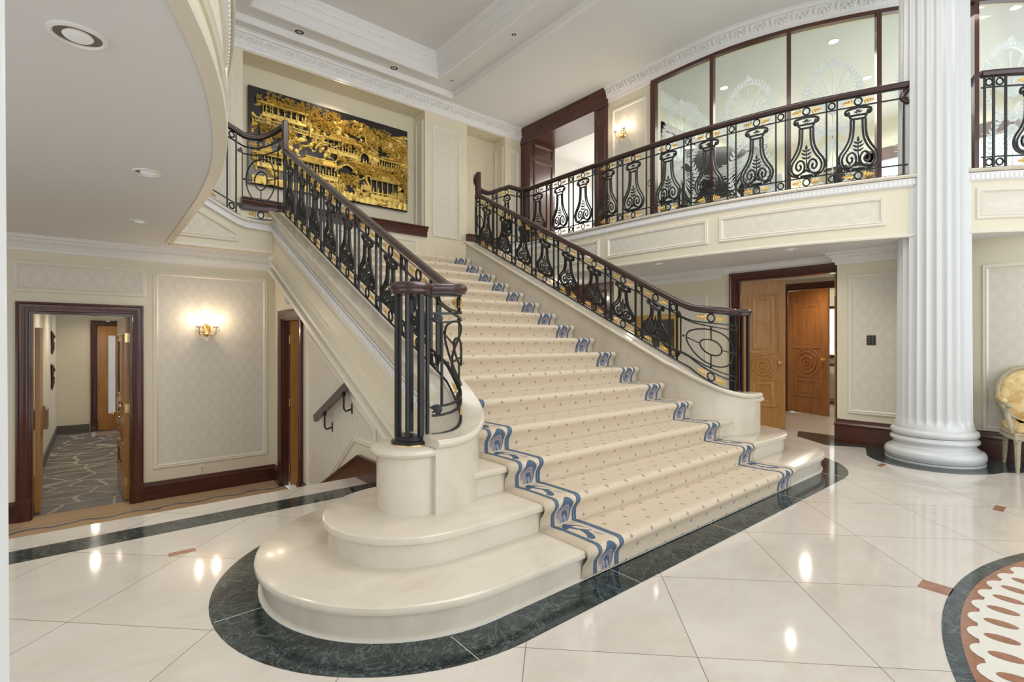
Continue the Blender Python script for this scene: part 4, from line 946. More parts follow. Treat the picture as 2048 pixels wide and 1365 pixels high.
def stair_rail(side):
    PC=PCL if side<0 else PCR; R=.09
    mp=[(2.04-.10,2.60),(1.82,2.585),(1.70,2.62),(1.60,2.72),(1.545,2.88),(1.53,3.10),(1.53,3.5)]
    if side<0: mp=[(1.97-.10,2.58),(1.78,2.54),(1.68,2.57),(1.60,2.68),(1.55,2.86),(1.53,3.10),(1.53,3.5)]
    pts=[(3.4+side*m,y) for m,y in crom(mp,8)]+[(3.4+side*1.53,3.5+i*.1) for i in range(1,34)]
    P=Path(pts); yy=lambda q: P.at(q)[1]
    # height functions of y, flat near the pedestal
    def zt(q):
        y=yy(q); s_=P.s_at(lambda x,yv:yv>3.10) if False else None
        return softmax(1.575,1.86+(y-3.36)*.54,.05) if q>.25 else 1.578
    def zb(q):
        y=yy(q); return softmax(.745,curbz(y)+.028,.02) if y>2.9 else .745+(curbz(2.9)+.03-.745)*max(0,min(1,q/P.s_at(lambda x,v:v>2.9)))**1.6
    s29=P.s_at(lambda x,v:v>2.9); zz29=softmax(.745,curbz(2.9)+.028,.02)
    zb=lambda q: softmax(.745,curbz(yy(q))+.028,.02) if q>=s29 else .745+(zz29-.745)*(max(0,q)/s29)**1.8
    z29=softmax(1.575,1.86+(2.9-3.36)*.54,.05)
    zt=lambda q: softmax(1.575,1.86+(yy(q)-3.36)*.54,.05) if q>=s29 else 1.575+(z29-1.575)*(max(0,q)/s29)**1.8
    lab='black iron stair railing with gilded leaves on the '+('right side of the staircase' if side>0 else 'left side of the staircase')
    r=Rail(lab,pts,zb,zt)
    S=lambda y: r.P.s_at(lambda a,b:b>y)
    qe=r.P.L-.02
    r.rails(0,qe); r.hand(0,qe)
    y0=3.34; p=.46
    for k in range(8): r.unit(S(y0+p*k),.160)
    for k in range(0,8): r.pair(S(y0+p*(k+.5)),.045)
    q1=S(y0-p*.5); r.pair(q1,.045)
    r.scroll(.06,q1-.09)
    r.bar(qe-.01)
    # bar cluster newel
    N=thing('x') if False else None
    mb=MB(); mb.lathe((*PC,0),[(.122,.702),(.122,.718),(.112,.724),(.100,.726),(.100,.742),(.092,.748),(0,.748)],36); nb=obj('newel_base',mb,IRON,r.T)
    mb=MB(); mb.lathe((*PC,0),[(.128,.698),(.128,.706),(.118,.707)],36); obj('brass_ring',mb,BRASS,nb)
    for k in range(7):
        a=2*PI*k/7+.3; x,y=PC[0]+.088*math.cos(a),PC[1]+.088*math.sin(a); w=.015 if k%2 else .010
        mb=MB(); mb.box(x-w,x+w,y-w,y+w,.742,1.60,.003); obj('newel_bar',mb,IRON,r.T)
    mb=MB(); mb.lathe((*PC,0),[(0,1.572),(.108,1.572),(.122,1.585),(.122,1.598),(.132,1.608),(.134,1.620),(.125,1.634),(.105,1.643),(.0,1.645)],40); obj('newel_cap',mb,RAIL,r.T)
    # upright wooden drop at the head of the flight
    xe,ye,_,_=r.P.at(qe); ztop=4.13; mb=MB(); mb.box(xe-.036,xe+.036,ye-.02,ye+.055,r.zt(qe)+.0,ztop,.012); obj('handrail_upright',mb,RAIL,r.T)
    return r
rl=stair_rail(-1); rr=stair_rail(1)
def flight_rail(side):
    mp=[(1.53,6.87),(1.60,6.98),(1.72,7.05),(1.90,7.07),(2.2,7.07),(2.5,7.07),(2.76,7.07)]
    pts=[(3.4+side*m,y) for m,y in crom(mp,8)]
    P=Path(pts); mm=lambda q: abs(P.at(q)[0]-3.4)
    def zb(q): m=mm(q); return 2.875 if m<1.95 else min(3.125,2.875+(m-1.95)*.5)
    def zt(q):
        m=mm(q)
        if m<1.95: t=(m-1.53)/.42; return 4.05-.16*math.sin(min(1,t*1.25)*PI/2)+.0
        return min(4.095,3.89+(m-1.95)*.45)
    r=Rail('short black iron railing rising '+('right' if side>0 else 'left')+' from the landing',pts,zb,zt,None)
    r.rails(0,P.L); r.hand(0,P.L)
    S=lambda m: P.s_at(lambda a,b:abs(a-3.4)>m)
    if side<0: r.scroll(.09,S(1.98)-.02,.16,.80); 
    else: r.scroll(.09,S(1.98)-.02,.16,.80)
    for m in (2.03,2.13): r.bar(S(m))
    r.ring(S(2.08),True,.034); r.ring(S(2.08),False,.034)
    if side>0: r.unit(S(2.36),.11)
    else:
        r.unit(S(2.40),.11)
    for m in (2.60,2.70): r.bar(S(m))
    r.ring(S(2.65),True,.036); r.ring(S(2.65),False,.036)
    return r
flight_rail(-1); flight_rail(1)
def gallery(label,pts,units,pairs,q0=0,q1=None):
    r=Rail(label,pts,lambda q:ZG+.035,lambda q:ZG+.995,None); q1=q1 or r.P.L; r.rails(q0,q1); r.hand(q0,q1)
    return r
GE=offset(REDGE,-.055); GE=[(6.16,7.07)]+[p for p in GE if p[1]<6.9 and p[1]>1.38]
g=gallery('long curved black iron gallery railing with lyre panels and gilded leaves',GE,None,None)
S=lambda y: g.P.s_at(lambda a,b:b<y)
g.bar(.02); 
ys=[6.70,6.14,5.60,5.08,4.60]; ys2=[4.02,3.44,2.86,2.34,1.86]
for y in ys+ys2: g.unit(S(y),.185)
allc=[S(y) for y in ys+ys2]
g.pair(.08+.02,.045)
for a,b in zip(allc,allc[1:]):
    if abs((a+b)/2-S(4.31))>.12: g.pair((a+b)/2,.052)
qg=S(4.31); g.bar(qg-.06); g.bar(qg+.06); g.bar(g.P.L-.10); g.bar(g.P.L-.01)
mb=MB(); x,y,ux,uy=g.P.at(qg); k=14; mb.tube([g.pt(qg+.0+.035*math.cos(2*PI*i/k),ZG+.5+.045*math.sin(2*PI*i/k)) for i in range(k)],.006,5,True); obj('gate_ring',mb,IRON,g.T)
# volute where the handrail meets the column
q=g.P.L; mb=MB(); P=[(0,.0),(.0,-.03),(-.05,-.07),(-.09,-.13),(-.06,-.18),(.0,-.20)]
mb.tube([g.pt(q-.02+a,ZG+.995+.03+b) for a,b in crom(P,4)],.022,8,r2=.03); obj('handrail_volute',mb,RAIL,g.T)
GE2=[p for p in offset(REDGE,-.055) if p[1]<.95]
g2=gallery('second black iron gallery railing to the right of the column',GE2,None,None)
for q in (.03,.11,.22): g2.bar(q)
for q in (.07,.165): g2.ring(q,True,.036); g2.ring(q,False,.036)
g2.unit(.48,.185); g2.pair(.75,.05); g2.unit(1.03,.185)
mb=MB(); mb.tube([g2.pt(a,ZG+1.03+b) for a,b in crom([(0,0),(-.06,-.03),(-.09,-.09),(-.09,-.13)],4)],.03,8,r2=.02); obj('handrail_volute',mb,RAIL,g2.T)
# ------------------------------------------------------------------ stair runner carpet
def runner():
    prof=[]
    for k in range(16):
        y=Y0+k*T_; z=k*R_
        prof+=[(y-.018,z+.012,k+0),(y-.020,z+.05,k+.10),(y-.026,z+.09,k+.18),(y-.044,z+.115,k+.24),(y-.058,z+.135,k+.28),(y-.063,z+.152,k+.32),(y-.055,z+.170,k+.36),(y-.038,z+.180,k+.39),(y-.01,z+.1815,k+.43),(y+.06,z+.179,k+.55),(y+.18,z+.177,k+.75),(y+.29,z+.177,k+.95)]
    prof.append((7.2,16*R_+.012,16.4))
    x0,x1=2.03,4.77; nx=12; mb=MB(); n=nx+1; m=len(prof)
    xs=[x0+(x1-x0)*i/nx for i in range(n)]
    v=[(x,y,z) for (y,z,_) in prof for x in xs]; f=[(j*n+i,j*n+i+1,(j+1)*n+i+1,(j+1)*n+i) for j in range(m-1) for i in range(nx)]
    # side skirts
    o=len(v)
    for e in (0,nx):
        b=len(v); v+=[(xs[e],y+.016,z-.016) for (y,z,_) in prof]
        f+=[(j*n+e,(j+1)*n+e,b+j+1,b+j) for j in range(m-1)]
    me=bpy.data.meshes.new('carpet_runner'); me.from_pydata(v,[],f); me.update(); uv=me.uv_layers.new(name='UVMap')
    for L in me.loops:
        i=L.vertex_index
        if i<o: j=i//n; u=xs[i%n]
        else: j=(i-o)%m; u=xs[0 if (i-o)<m else nx]
        uv.data[L.index].uv=(u,prof[j][2])
    me.materials.append(CARPET); me.shade_smooth(); ob=bpy.data.objects.new('carpet_runner',me); COL.objects.link(ob)
    tag(ob,'beige stair carpet dotted with small diamonds, blue scroll borders','carpet'); return ob
runner()
# ------------------------------------------------------------------ gilded carved panel in the niche
def relief():
    x0,x1,z0,z1=1.90,4.76,3.86,5.46; yb=9.0
    mb=MB(); mb.box(x0,x1,yb-.045,yb+.018,z0,z1,.004); T=obj('carved_panel',mb,LACQ); tag(T,'large gilded wood relief of pavilions, trees and figures on black lacquer','carving')
    W,H=x1-x0-.07,z1-z0-.05; yf=yb-.045
    P=lambda u,v,h=0: Vector((x0+.045+u*W,yf-h,z0+.015+v*H))
    pav=[(.06,.30,.74,.90),(.44,.63,.52,.72),(.79,.93,.47,.60),(.28,.50,.20,.40),(.73,.93,.10,.40),(.03,.22,.20,.36)]
    def inside(u,v):
        for a,b,c,d in pav:
            if a<u<b and c<v<d: return True
        if (u-.685)**2/.0011+(v-.53)**2/.006<1: return True
        if (u-.565)**2/.003+(v-.33)**2/.0028<1 and v>.30: return True
        return False
    # rock and cloud ground
    mb=MB(); nu,nv=230,130
    def Hh(u,v):
        n=noise.fractal(Vector((u*9,v*6,1.3)),1,2,4); r=noise.fractal(Vector((u*28,v*17,4)),1,2,3); c=abs(noise.noise(Vector((u*14+2*noise.noise(Vector((u*5,v*5,0))),v*9,7))))
        h=.006+.060*n+.040*r+.05*c-.035*max(0,.12-c)*8; h=h if h>.0 else -.03
        if v<.09: h=max(h,.03)+.004*math.sin(u*160)
        if inside(u,v): h=-.02
        t=.93-.03*math.sin(u*17)-.05*max(0,noise.noise(Vector((u*6,3,3))))
        if v>t: h=-.02
        return h
    mb.grid(lambda u,v:P(u,v,Hh(u,v)),nu,nv); obj('rock_relief',mb,GILTP,T,smooth=50)
    # pavilions
    for (a,b,c,d) in pav+[(.62,.75,.42,.46)]:
        mb=MB(); w=b-a; hh=d-c; n=max(3,int(w/.035))
        def bx(u0,u1,v0,v1,h0,h1): mb.add([P(u0,v0,h0),P(u1,v0,h0),P(u1,v1,h0),P(u0,v1,h0),P(u0,v0,h1),P(u1,v0,h1),P(u1,v1,h1),P(u0,v1,h1)],[(0,1,2,3),(4,5,6,7),(0,1,5,4),(1,2,6,5),(2,3,7,6),(3,0,4,7)])
        for i in range(n+1):
            u=a+w*i/n; mb.tube([P(u,c,.04),P(u,c+hh*.70,.04)],.007,6)
        bx(a-.005,b+.005,c-.02,c+.02,.01,.055); bx(a,b,c+hh*.14,c+hh*.18,.04,.055)
        for i in range(n*3): u=a+w*(i+.5)/(n*3); bx(u-.0012,u+.0012,c+.02,c+hh*.14,.044,.050)
        bx(a-.01,b+.01,c+hh*.66,c+hh*.73,.02,.06)
        m=int(w/.006)
        for i in range(m):
            t=(i+.5)/m; u=a-.02+(w+.04)*t; u2=a+w*.12+w*.76*t; mb.tube([P(u,c+hh*.70+.02*(2*abs(t-.5))**3,.075),P((u+u2)/2,c+hh*.82,.06),P(u2,c+hh*1.02,.03)],.0065,5)
        mb.tube([P(a+w*.10,c+hh*1.05,.035),P(a+w*.5,c+hh*1.02,.035),P(b-w*.10,c+hh*1.05,.035)],.012,6)
        mb.tube([P(a-.03,c+hh*.76,.075),P(a+.01,c+hh*.71,.08),P(a+w/2,c+hh*.69,.08),P(b-.01,c+hh*.71,.08),P(b+.03,c+hh*.76,.075)],.008,5)
        obj('pavilion',mb,GILTP,T)
    # moon gate, bridge, terrace walls
    mb=MB(); mb.tube([P(.685+.034*math.cos(t),.525+.075*math.sin(t),.045) for t in [PI*i/14 for i in range(-2,17)]],.014,6); obj('moon_gate',mb,GILTP,T); mb=MB()
    for a,b,c,d in ((.60,.645,.47,.55),(.725,.77,.47,.55),(.93,.99,.13,.22),(.66,.72,.16,.22),(.33,.52,.12,.17)):
        mb=MB()
        for i in range(int((d-c)/.012)): mb.tube([P(a,c+.012*i,.045),P(b,c+.012*i,.045)],.0085,4)
        obj('terrace_wall',mb,GILTP,T)
    mb=MB(); mb.tube([P(.50+.13*i/16,.33+.075*math.sin(PI*i/16),.05) for i in range(17)],.020,6)
    for i in range(17): mb.tube([P(.50+.13*i/16,.34+.075*math.sin(PI*i/16),.055),P(.50+.13*i/16,.375+.075*math.sin(PI*i/16),.055)],.005,4)
    obj('arched_bridge',mb,GILTP,T); mb=MB()
    for a,b,c in ((.02,.40,.66),(.02,.40,.70)): mb.tube([P(a+(b-a)*i/12,c-.03*i/12,.04) for i in range(13)],.008,5)
    for i in range(56): u=.02+.38*i/55; mb.tube([P(u,.66-.03*i/55,.04),P(u,.70-.03*i/55,.04)],.004,4)
    obj('balustrade',mb,GILTP,T)
    # twisted trunks
    mb=MB()
    for k in range(16):
        u,v=[(.36,.50),(.40,.60),(.44,.44),(.33,.62),(.53,.62),(.66,.60),(.76,.62),(.95,.40),(.98,.55),(.92,.62),(.48,.30),(.60,.20),(.62,.12),(.10,.50),(.20,.48),(.70,.70)][k]; pts=[]; a=random.uniform(.8,2.4)
        for i in range(9): pts.append(P(u,v,.06+.015*math.sin(i))); u+=.016*math.cos(a); v+=.028*math.sin(a); a+=random.uniform(-.7,.7)
        mb.tube(pts,.018,6,r2=.006)
        for i in range(5):
            p=pts[random.randint(3,8)]; mb.tube([p,p+Vector((random.uniform(-.08,.08),-.01,random.uniform(0,.08)))],.006,4,r2=.003)
    obj('tree_trunks',mb,GILTP,T)
    mb=MB(); F=lambda a,b,h: Vector((a,yf-h,b))
    regs=[(.30,.93,.22,.05),(.68,.86,.20,.06),(.50,.82,.14,.04),(.60,.66,.10,.06),(.84,.74,.14,.07),(.95,.70,.05,.12),(.95,.42,.05,.12),(.85,.44,.10,.05),(.70,.38,.10,.05),(.14,.58,.10,.06),(.20,.88,.18,.04),(.58,.24,.06,.06),(.40,.80,.08,.06),(.62,.44,.12,.03),(.99,.22,.02,.1)]
    for (u,v,a,b) in regs:
        for k in range(int(2600*math.sqrt(a*b))):
            q,w=u+random.uniform(-a,a),v+random.uniform(-b,b)
            if not(0.01<q<.995 and .02<w<1.0): continue
            p=P(q,w,0); an=random.uniform(0,2*PI); h0=random.uniform(.02,.095)
            G2=lambda x,y,h: Vector((x,yf-h0-h,y))
            for d in (0,1.3,2.6): mb.leaf(G2,p.x,p.z,an+d,random.uniform(.020,.040),.012,.010)
    obj('foliage_relief',mb,GILTP,T,smooth=0)['kind']='stuff'
    k=0
    spots=[]
    for a,b,c,d in pav:
        n=int((b-a)/.032)
        spots+=[(a+(b-a)*(i+.5)/n,c+.01) for i in range(n)]
    spots+=[(.675,.44),(.695,.44)]+[(random.uniform(.62,.95),random.uniform(.08,.13)) for _ in range(12)]+[(random.uniform(.42,.62),random.uniform(.42,.47)) for _ in range(8)]+[(random.uniform(.36,.6),random.uniform(.05,.15)) for _ in range(8)]+[(random.uniform(.36,.45),random.uniform(.5,.7)) for _ in range(5)]
    for u,v in spots:
        mb=MB(); s_=random.uniform(.85,1.15); c=P(u,v,.045)
        mb.lathe(c,[(.020*s_,0),(.017*s_,.03*s_),(.012*s_,.055*s_),(.017*s_,.08*s_),(.012*s_,.098*s_),(.0,.103*s_)],7); mb.ball(c+Vector((0,-.003,.115*s_)),.013*s_,n=7,m=5); mb.ball(c+Vector((0,-.001,.130*s_)),.007*s_,n=5,m=4)
        sg=random.choice((-1,1)); mb.tube([c+Vector((sg*.014,-.01,.085*s_)),c+Vector((sg*.026,-.02,.065*s_)),c+Vector((sg*.018,-.03,.08*s_))],.005,4)
        obj('figure',mb,GILTP,T,smooth=50)
relief()
# ------------------------------------------------------------------ wall sconces
def sconce(p,U,N,label,power,tilt=0):
    T=thing('wall_sconce',p,label,'wall lamp'); p=Vector(p);U=Vector(U);N=Vector(N);Z=Vector((0,0,1))
    q=lambda a,b,c: p+U*a+N*b+Z*c
    mb=MB(); n=20
    v=[];prof=[(.0,.028),(.02,.03),(.04,.022),(.05,.010),(.056,0)]
    for r,h in prof: v+=[q(r*math.cos(2*PI*i/n),h,r*1.5*math.sin(2*PI*i/n)) for i in range(n)]
    mb.add(v,[(j*n+i,j*n+(i+1)%n,(j+1)*n+(i+1)%n,(j+1)*n+i) for j in range(4) for i in range(n)]); obj('back_plate',mb,BRASS,T)
    for sg in (-1,1):
        a=.095*sg; mb=MB(); mb.tube([q(*w) for w in crom([(0,.02,-.02),(sg*.04,.06,-.06),(sg*.085,.10,-.055),(a,.115,0),(a,.115,.03)],5)],.006,7); mb.tube([q(*w) for w in crom([(sg*.02,.04,.0),(sg*.05,.07,.05),(sg*.08,.07,.02),(sg*.06,.06,-.01)],4)],.004,6)
        arm=obj('sconce_arm',mb,BRASS,T)
        c=q(a,.115,.03); mb=MB(); mb.lathe(c,[(.0,0),(.02,.002),(.036,.012),(.038,.016),(.012,.014),(.012,.022)],16); obj('drip_pan',mb,CRYS,arm)
        mb=MB(); mb.lathe(c,[(.012,.02),(.012,.095),(.008,.098)],12); obj('candle_tube',mb,CREAM2,arm)
        mb=MB(); mb.lathe(c,[(.004,.097),(.013,.112),(.015,.128),(.010,.148),(.003,.165),(0,.168)],12); obj('bulb',mb,BULB,arm,smooth=60)
        point('sconce_bulb_light',tuple(q(a,.135,.14)),power,(1,.80,.55),.02)
        for k in range(6):
            t=2*PI*k/6; e=c+Vector((.036*math.cos(t),.036*math.sin(t),.0)); mb=MB(); mb.tube([e,e+Z*-.012],.0015,4); mb.lathe(e+Z*-.055,[(0,0),(.007,.014),(.003,.04),(0,.044)],6); obj('crystal_drop',mb,CRYS,arm)
        mb=MB(); 
        for k in range(9): t=k/8; mb.ball(q(a*(1-t),.115-.05*t,-.0-.05*math.sin(PI*t)),.0055,n=6,m=4)
        obj('bead_chain',mb,CRYS,arm)
    for b,c,r in ((.06,-.10,.010),(.06,-.135,.013)):
        mb=MB(); mb.ball(q(0,b,c),r,sz=1.4,n=8,m=6); obj('crystal_drop',mb,CRYS,T)
    mb=MB(); mb.lathe(q(0,.06,.0),[(.0,-.09),(.02,-.075),(.028,-.05),(.014,-.03),(.010,.03),(.018,.05),(.0,.075)],12); obj('centre_finial',mb,BRASS,T)
sconce((1.10,7.498,1.44),(1,0,0),(0,-1,0),'lit brass and crystal two-candle sconce on the left entry wall panel',3.4)
sconce((7.448,5.74,5.10),(0,1,0),(-1,0,0),'lit brass two-candle sconce on the upper gallery wall',3)
# ------------------------------------------------------------------ recessed lights
def downlight(x,y,z,label,r,kind,power=0,group=None):
    T=thing('recessed_downlight',(x,y,z),label,'ceiling light',group)
    mb=MB(); mb.lathe((x,y,z),[(r,0),(r,-.006),(r*.86,-.010),(r*.80,-.004),(r*.78,-.001)],28); obj('trim_ring',mb,WHITE if kind!='gallery' else WHITE,T)
    mb=MB(); mb.lathe((x,y,z),[(r*.80,-.0035),(r*.72,-.0025),(r*.40,-.0015),(0,-.0012)],28); ref=obj('reflector',mb,BLK if kind=='dark' else (CHROME if kind=='chrome' else LAMP),T)
    if kind=='chrome': mb=MB(); mb.ball((x,y,z-.004),r*.52,sz=.28,n=16,m=6); obj('bulb',mb,LAMP2,T,smooth=60)
    if kind=='dark': mb=MB(); mb.ball((x,y,z-.004),r*.40,sz=.3,n=12,m=6); obj('bulb',mb,CHROME,T,smooth=60)
    if power: spot('downlight_beam',(x,y,z-.04),power,(1,.90,.76),150,.025)
LAMP2=emis('dim_downlight_lens',(.34,.33,.31),.8)
downlight(-.05,2.47,ZS,'large chrome downlight in the left soffit, nearest the camera',.09,'chrome',16)
downlight(.27,4.17,ZS,'chrome downlight in the middle of the left soffit',.085,'chrome',20); downlight(.32,5.91,ZS,'chrome downlight in the left soffit farthest from the camera',.08,'chrome',20)
downlight(6.62,2.55,ZS,'downlight in the right soffit nearest the column',.075,'chrome',16); downlight(6.36,4.27,ZS,'downlight in the right soffit above the stair railing',.075,'chrome',16)
zt_=ZC+.09
downlight(2.46,8.17,zt_,'black adjustable spotlight in the ceiling tray border, leftmost',.085,'dark'); downlight(4.08,8.17,zt_,'black adjustable spotlight in the ceiling tray border above the gold panel right end',.085,'dark')
downlight(5.10,7.87,zt_,'small black pinhole light near the far corner of the ceiling tray',.045,'dark'); downlight(5.09,6.06,zt_,'small black pinhole light on the right border of the ceiling tray',.05,'dark')
downlight(6.45,8.85,5.80,'small black light in the top of the right wall niche',.04,'dark')
for x,y in ((8.58,2.70),(8.65,4.45),(10.2,2.7),(9.2,1.13),(9.6,.83)):
    downlight(x,y,5.84,{8.58:'lit ceiling light above the tallest etched plume',8.65:'lit ceiling light behind the second glass pane',10.2:'lit ceiling light behind the rightmost mullion before the column',9.2:'lit ceiling light right of the column, left of the pair',9.6:'lit ceiling light right of the column, right of the pair'}[x],.075,'lit',0)
downlight(9.3,7.3,5.90,'ceiling light in the bright upper hall',.08,'lit'); downlight(8.9,3.2,ZS-.02,'ceiling light in the vestibule beyond the double doorway',.07,'lit')
spot('niche_picture_light',(3.3,8.15,6.05),60,(1,.88,.65),70,.05,(math.radians(30),0,0))
spot('corridor_light',(.0,9.6,1.95),34,(1,.90,.75),160,.04); spot('corridor_light',(.0,11.4,1.95),34,(1,.90,.75),160,.04); spot('corridor_light',(.1,13.2,1.95),16,(1,.90,.75),160,.04); point('closet_light',(2.5,6.9,1.4),1.5,(1,.9,.75),.1)
spot('vestibule_light',(8.9,3.2,2.38),52,(1,.88,.70),165,.04); point('study_light',(11.2,3.2,2.1),30,(1,.9,.75),.12); point('hall_under_balcony_light',(6.9,6.8,2.2),8,(1,.88,.7),.04)
# ------------------------------------------------------------------ small fittings
mb=MB(); y0,y1,z0,z1=4.70,5.54,1.08,1.76
F=thing('framed_painting',(XR,(y0+y1)/2,z0),'dark oil painting in a gilded frame seen through the right stair railing','painting')
frame(mb,Sxm(XR-.002),rect(y0,y1,z0,z1),[(0,0),(0,.03),(.015,.045),(.03,.035),(.05,.03),(.07,.02),(.085,.012)]); obj('picture_frame',mb,GILT,F)
mb=MB(); mb.box(XR-.014,XR-.002,y0+.06,y1-.06,z0+.06,z1-.06); obj('canvas',mb,PAINT,F)
mb=MB(); mb.box(7.366,7.38,1.862,1.955,1.25,1.37,.004); K=tag(obj('keypad',mb,BLK),'black six-button wall keypad left of the column','switch')
for i in range(2):
    for j in range(3): mb=MB(); mb.box(7.362,7.368,1.882+i*.036,1.900+i*.036,1.275+j*.030,1.289+j*.030,.002); obj('button',mb,plain('grey_key',(.18,.18,.17)) if i+j==0 else bpy.data.materials['grey_key'],K)
mb=MB(); mb.box(1.015,1.095,7.490,7.5,-.405,-.285,.004); K=tag(obj('power_outlet',mb,PLAST),'ivory duplex outlet on the left entry wall above the baseboard','outlet')
for zz in (-.373,-.333): mb=MB(); mb.box(1.038,1.072,7.487,7.491,zz-.014,zz+.016,.004); obj('socket',mb,plain('socket_ivory',(.60,.56,.46)) if zz<-.35 else bpy.data.materials['socket_ivory'],K)
mb=MB(); mb.box(1.89,1.93,6.80,6.90,1.78,1.88,.008); K=tag(obj('wall_sensor',mb,WHITE),'small white sensor box above the side door','sensor'); mb=MB(); mb.box(1.886,1.892,6.83,6.87,1.80,1.86,.002); obj('sensor_lens',mb,plain('sensor_grey',(.5,.48,.45)),K)
# handrail of the short stair down
H=thing('wall_handrail',(1.90,5.0,.3),'dark wooden wall handrail sloping down under the main staircase','handrail')
mb=MB(); a=Vector((1.845,4.25,1.07)); b=Vector((1.845,5.56,.455)); d=(b-a).normalized(); n_=Vector((0,-d.z,d.y)); mb.obox(a,d,n_,(1,0,0),0,(b-a).length,-.038,.038,-.022,.022); obj('rail',mb,RAIL,H)
for t in (.40,.80):
    p=a+(b-a)*t-n_*.04; mb=MB(); mb.tube([p,p+Vector((0,0,-.03)),p+Vector((0,0,-.14)),p+Vector((.02,0,-.17)),p+Vector((.075,0,-.155))],.009,8); mb.ball(p+Vector((0,0,-.01)),.022,n=8,m=6); mb.obox(p+Vector((.078,-.014,-.20)),(0,1,0),(0,0,1),(1,0,0),0,.028,0,.10,0,.007); obj('bracket',mb,IRON,H)
# ------------------------------------------------------------------ armchair
def chair(cx,cy,ang):
    T=thing('armchair',(cx,cy,0),'oval-backed armchair in pale painted wood with gold damask, beside the column','chair',local=True,rz=ang)
    # local: +y is the front of the chair
    for sx,sy,f in ((-.27,.24,1),(.27,.24,1),(-.21,-.25,0),(.21,-.25,0)):
        mb=MB(); n=40; v=[]; zs=[(0,.010),(.02,.016),(.05,.014),(.06,.018),(.30,.024),(.305,.03),(.32,.03),(.325,.024)]
        for z,r in zs:
            for i in range(n):
                a=2*PI*i/n; rr=r*(1-.16*max(0,math.cos(a*8))) if .06<=z<=.30 else r; back=0 if f else -.05*(1-z/.33)
                v.append((sx+rr*math.cos(a),sy+rr*math.sin(a)+back,z))
        mb.add(v,[(j*n+i,j*n+(i+1)%n,(j+1)*n+(i+1)%n,(j+1)*n+i) for j in range(len(zs)-1) for i in range(n)]+[tuple(range(n))]); mb.box(sx-.028,sx+.028,sy-.028,sy+.028,.325,.40,.004); obj('leg',mb,CHWOOD,T)
    out=crom([(-.24,-.27),(-.29,0),(-.29,.22),(-.24,.275),(0,.30),(.24,.275),(.29,.22),(.29,0),(.24,-.27),(0,-.29),(-.24,-.27)],5)[:-1][::-1]
    ar=sum(out[i][0]*out[(i+1)%len(out)][1]-out[(i+1)%len(out)][0]*out[i][1] for i in range(len(out)))
    if ar<0: out=out[::-1]
    mb=MB(); slab(mb,out,[(-.02,.325),(0,.325),(.006,.335),(0,.345),(0,.375),(.006,.385),(0,.395),(-.02,.40)]); obj('seat_rail',mb,CHWOOD,T)
    mb=MB(); slab(mb,out,[(-.02,.40),(-.012,.41),(-.010,.43),(-.015,.455),(-.035,.472),(-.07,.485),(-.12,.492)]); obj('seat',mb,FABRIC,T,smooth=60)
    # oval back tilted backwards
    B=lambda u,v,h: Vector((u,-.27-.14*(v/.6)+h,.42+v)); cz=.31
    def ell(a,b,h,n=36): return [B(a*math.sin(2*PI*i/n),cz+b*math.cos(2*PI*i/n),h) for i in range(n)]
    mb=MB(); mb.tube(ell(.255,.29,0),.024,8,True); bf=obj('back_frame',mb,CHWOOD,T,smooth=60)
    mb=MB(); mb.tube(ell(.255,.29,.024),.006,5,True)
    for i in range(70): t=2*PI*i/70; mb.ball(B(.268*math.sin(t),cz+.303*math.cos(t),.020),.0065,n=5,m=3)
    obj('rope_carving',mb,CHWOOD,bf)
    mb=MB(); n=36; v=[B(0,cz,.045)]+ell(.10,.12,.043)+ell(.19,.225,.030)+ell(.238,.272,.004)+ell(.238,.272,-.02)+[B(0,cz,-.03)]
    f=[(0,1+i,1+(i+1)%n) for i in range(n)]
    for j in range(3): f+=[(1+j*n+i,1+j*n+(i+1)%n,1+(j+1)*n+(i+1)%n,1+(j+1)*n+i) for i in range(n)]
    f+=[(1+3*n+i,1+3*n+(i+1)%n,len(v)-1) for i in range(n)]; mb.add(v,f); obj('backrest',mb,FABRIC,T,smooth=60)
    for sx in (-1,1):
        mb=MB(); mb.tube([(sx*.20,-.28,.38),(sx*.19,-.29,.44)],.022,8); mb.tube(crom([(sx*.262,-.33,.68),(sx*.285,-.20,.675),(sx*.30,-.02,.665),(sx*.30,.10,.655),(sx*.298,.125,.64)],5),.019,8); mb.tube(crom([(sx*.298,.10,.65),(sx*.295,.07,.56),(sx*.285,.14,.46),(sx*.28,.20,.38)],5),.022,8,r2=.026); mb.ball((sx*.298,.125,.655),.026,n=10,m=6); am=obj('armrest',mb,CHWOOD,T,smooth=60)
        mb=MB(); mb.tube(crom([(sx*.282,-.22,.70),(sx*.297,-.10,.70),(sx*.302,.02,.692)],5),.026,8); mb.ball((sx*.282,-.22,.70),.026,n=8,m=6); mb.ball((sx*.302,.02,.692),.026,n=8,m=6); obj('arm_pad',mb,FABRIC,am,smooth=60)
    return T
chair(7.24,.43,math.radians(90+22))
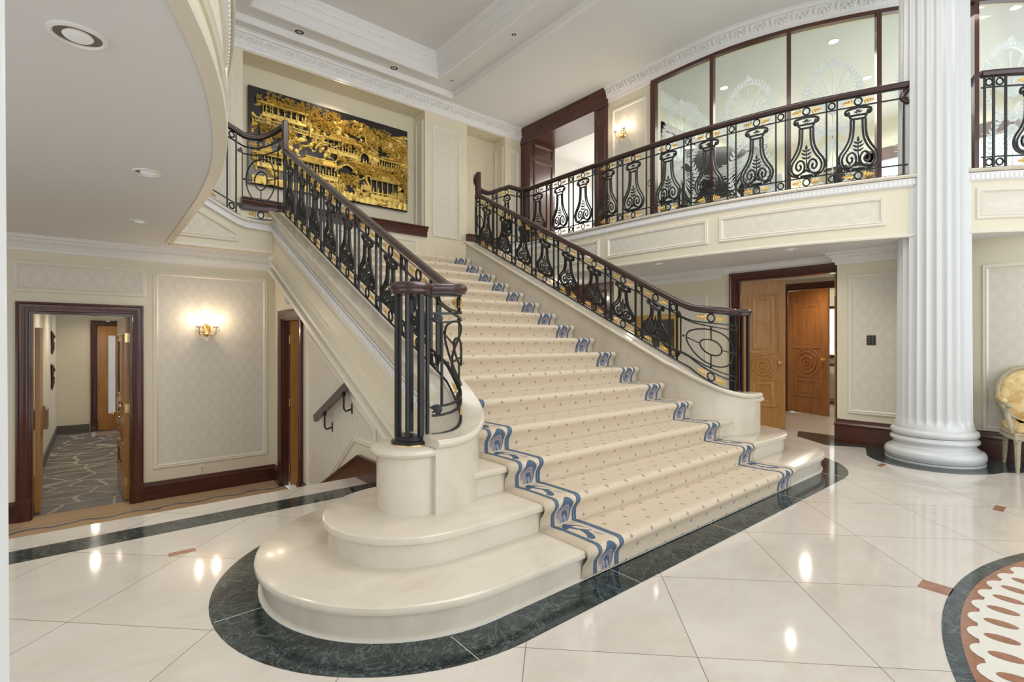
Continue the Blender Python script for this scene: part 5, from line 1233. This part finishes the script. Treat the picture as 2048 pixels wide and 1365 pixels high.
# ------------------------------------------------------------------ music room furniture
def piano():
    T=thing('grand_piano',(8.9,4.5,ZG),'dark grand piano with open lid behind the etched glass','piano')
    out=crom([(8.15,3.85),(8.10,4.9),(8.35,5.15),(9.1,5.1),(9.5,4.75),(9.85,4.6),(10.0,4.3),(9.9,3.9),(8.15,3.85)],4)[:-1]
    ar=sum(out[i][0]*out[(i+1)%len(out)][1]-out[(i+1)%len(out)][0]*out[i][1] for i in range(len(out)))
    if ar<0: out=out[::-1]
    mb=MB(); slab(mb,out,[(0,ZG+.62),(.01,ZG+.63),(.0,ZG+.65),(0,ZG+.95),(.008,ZG+.97),(0,ZG+.98)]); obj('case',mb,PIANO,T)
    for x,y in ((8.3,4.0),(8.3,5.0),(9.7,4.3)): mb=MB(); mb.lathe((x,y,ZG),[(.03,0),(.03,.05),(.05,.08),(.045,.3),(.07,.62)],16); obj('leg',mb,PIANO,T)
    mb=MB(); mb.add([(8.2,5.02,ZG+.99),(10.0,4.12,ZG+.99),(9.86,4.22,ZG+1.98),(8.22,4.95,ZG+1.68),(8.22,5.07,ZG+.99),(10.02,4.17,ZG+.99),(9.88,4.27,ZG+2.0),(8.24,5.0,ZG+1.70)],[(0,1,2,3),(4,5,6,7),(0,1,5,4),(1,2,6,5),(2,3,7,6),(3,0,4,7)]); obj('lid',mb,PIANO,T)
    mb=MB(); mb.tube([(9.8,4.2,ZG+.97),(9.7,4.3,ZG+1.6)],.012,6); obj('lid_prop',mb,PIANO,T)
    mb=MB(); mb.add([(9.9,3.95,ZG+1.0),(9.98,4.45,ZG+1.0),(9.96,4.45,ZG+1.35),(9.88,3.95,ZG+1.35),(9.92,3.95,ZG+1.0),(10.0,4.45,ZG+1.0),(9.98,4.45,ZG+1.35),(9.90,3.95,ZG+1.35)],[(0,1,2,3),(4,5,6,7),(0,1,5,4),(1,2,6,5),(2,3,7,6),(3,0,4,7)]); obj('music_stand',mb,WHITE,T)
piano()
def rtable():
    T=thing('round_table',(9.7,2.9,ZG),'dark round table in front of the music room window','table')
    mb=MB(); mb.lathe((9.7,2.9,ZG),[(0,.98),(.50,.98),(.52,1.0),(.52,1.02),(.50,1.035),(0,1.035)],40); obj('table_top',mb,PIANO,T)
    mb=MB(); mb.lathe((9.7,2.9,ZG),[(.28,0),(.28,.04),(.08,.10),(.06,.5),(.10,.8),(.2,.98)],24); obj('pedestal',mb,PIANO,T)
rtable()
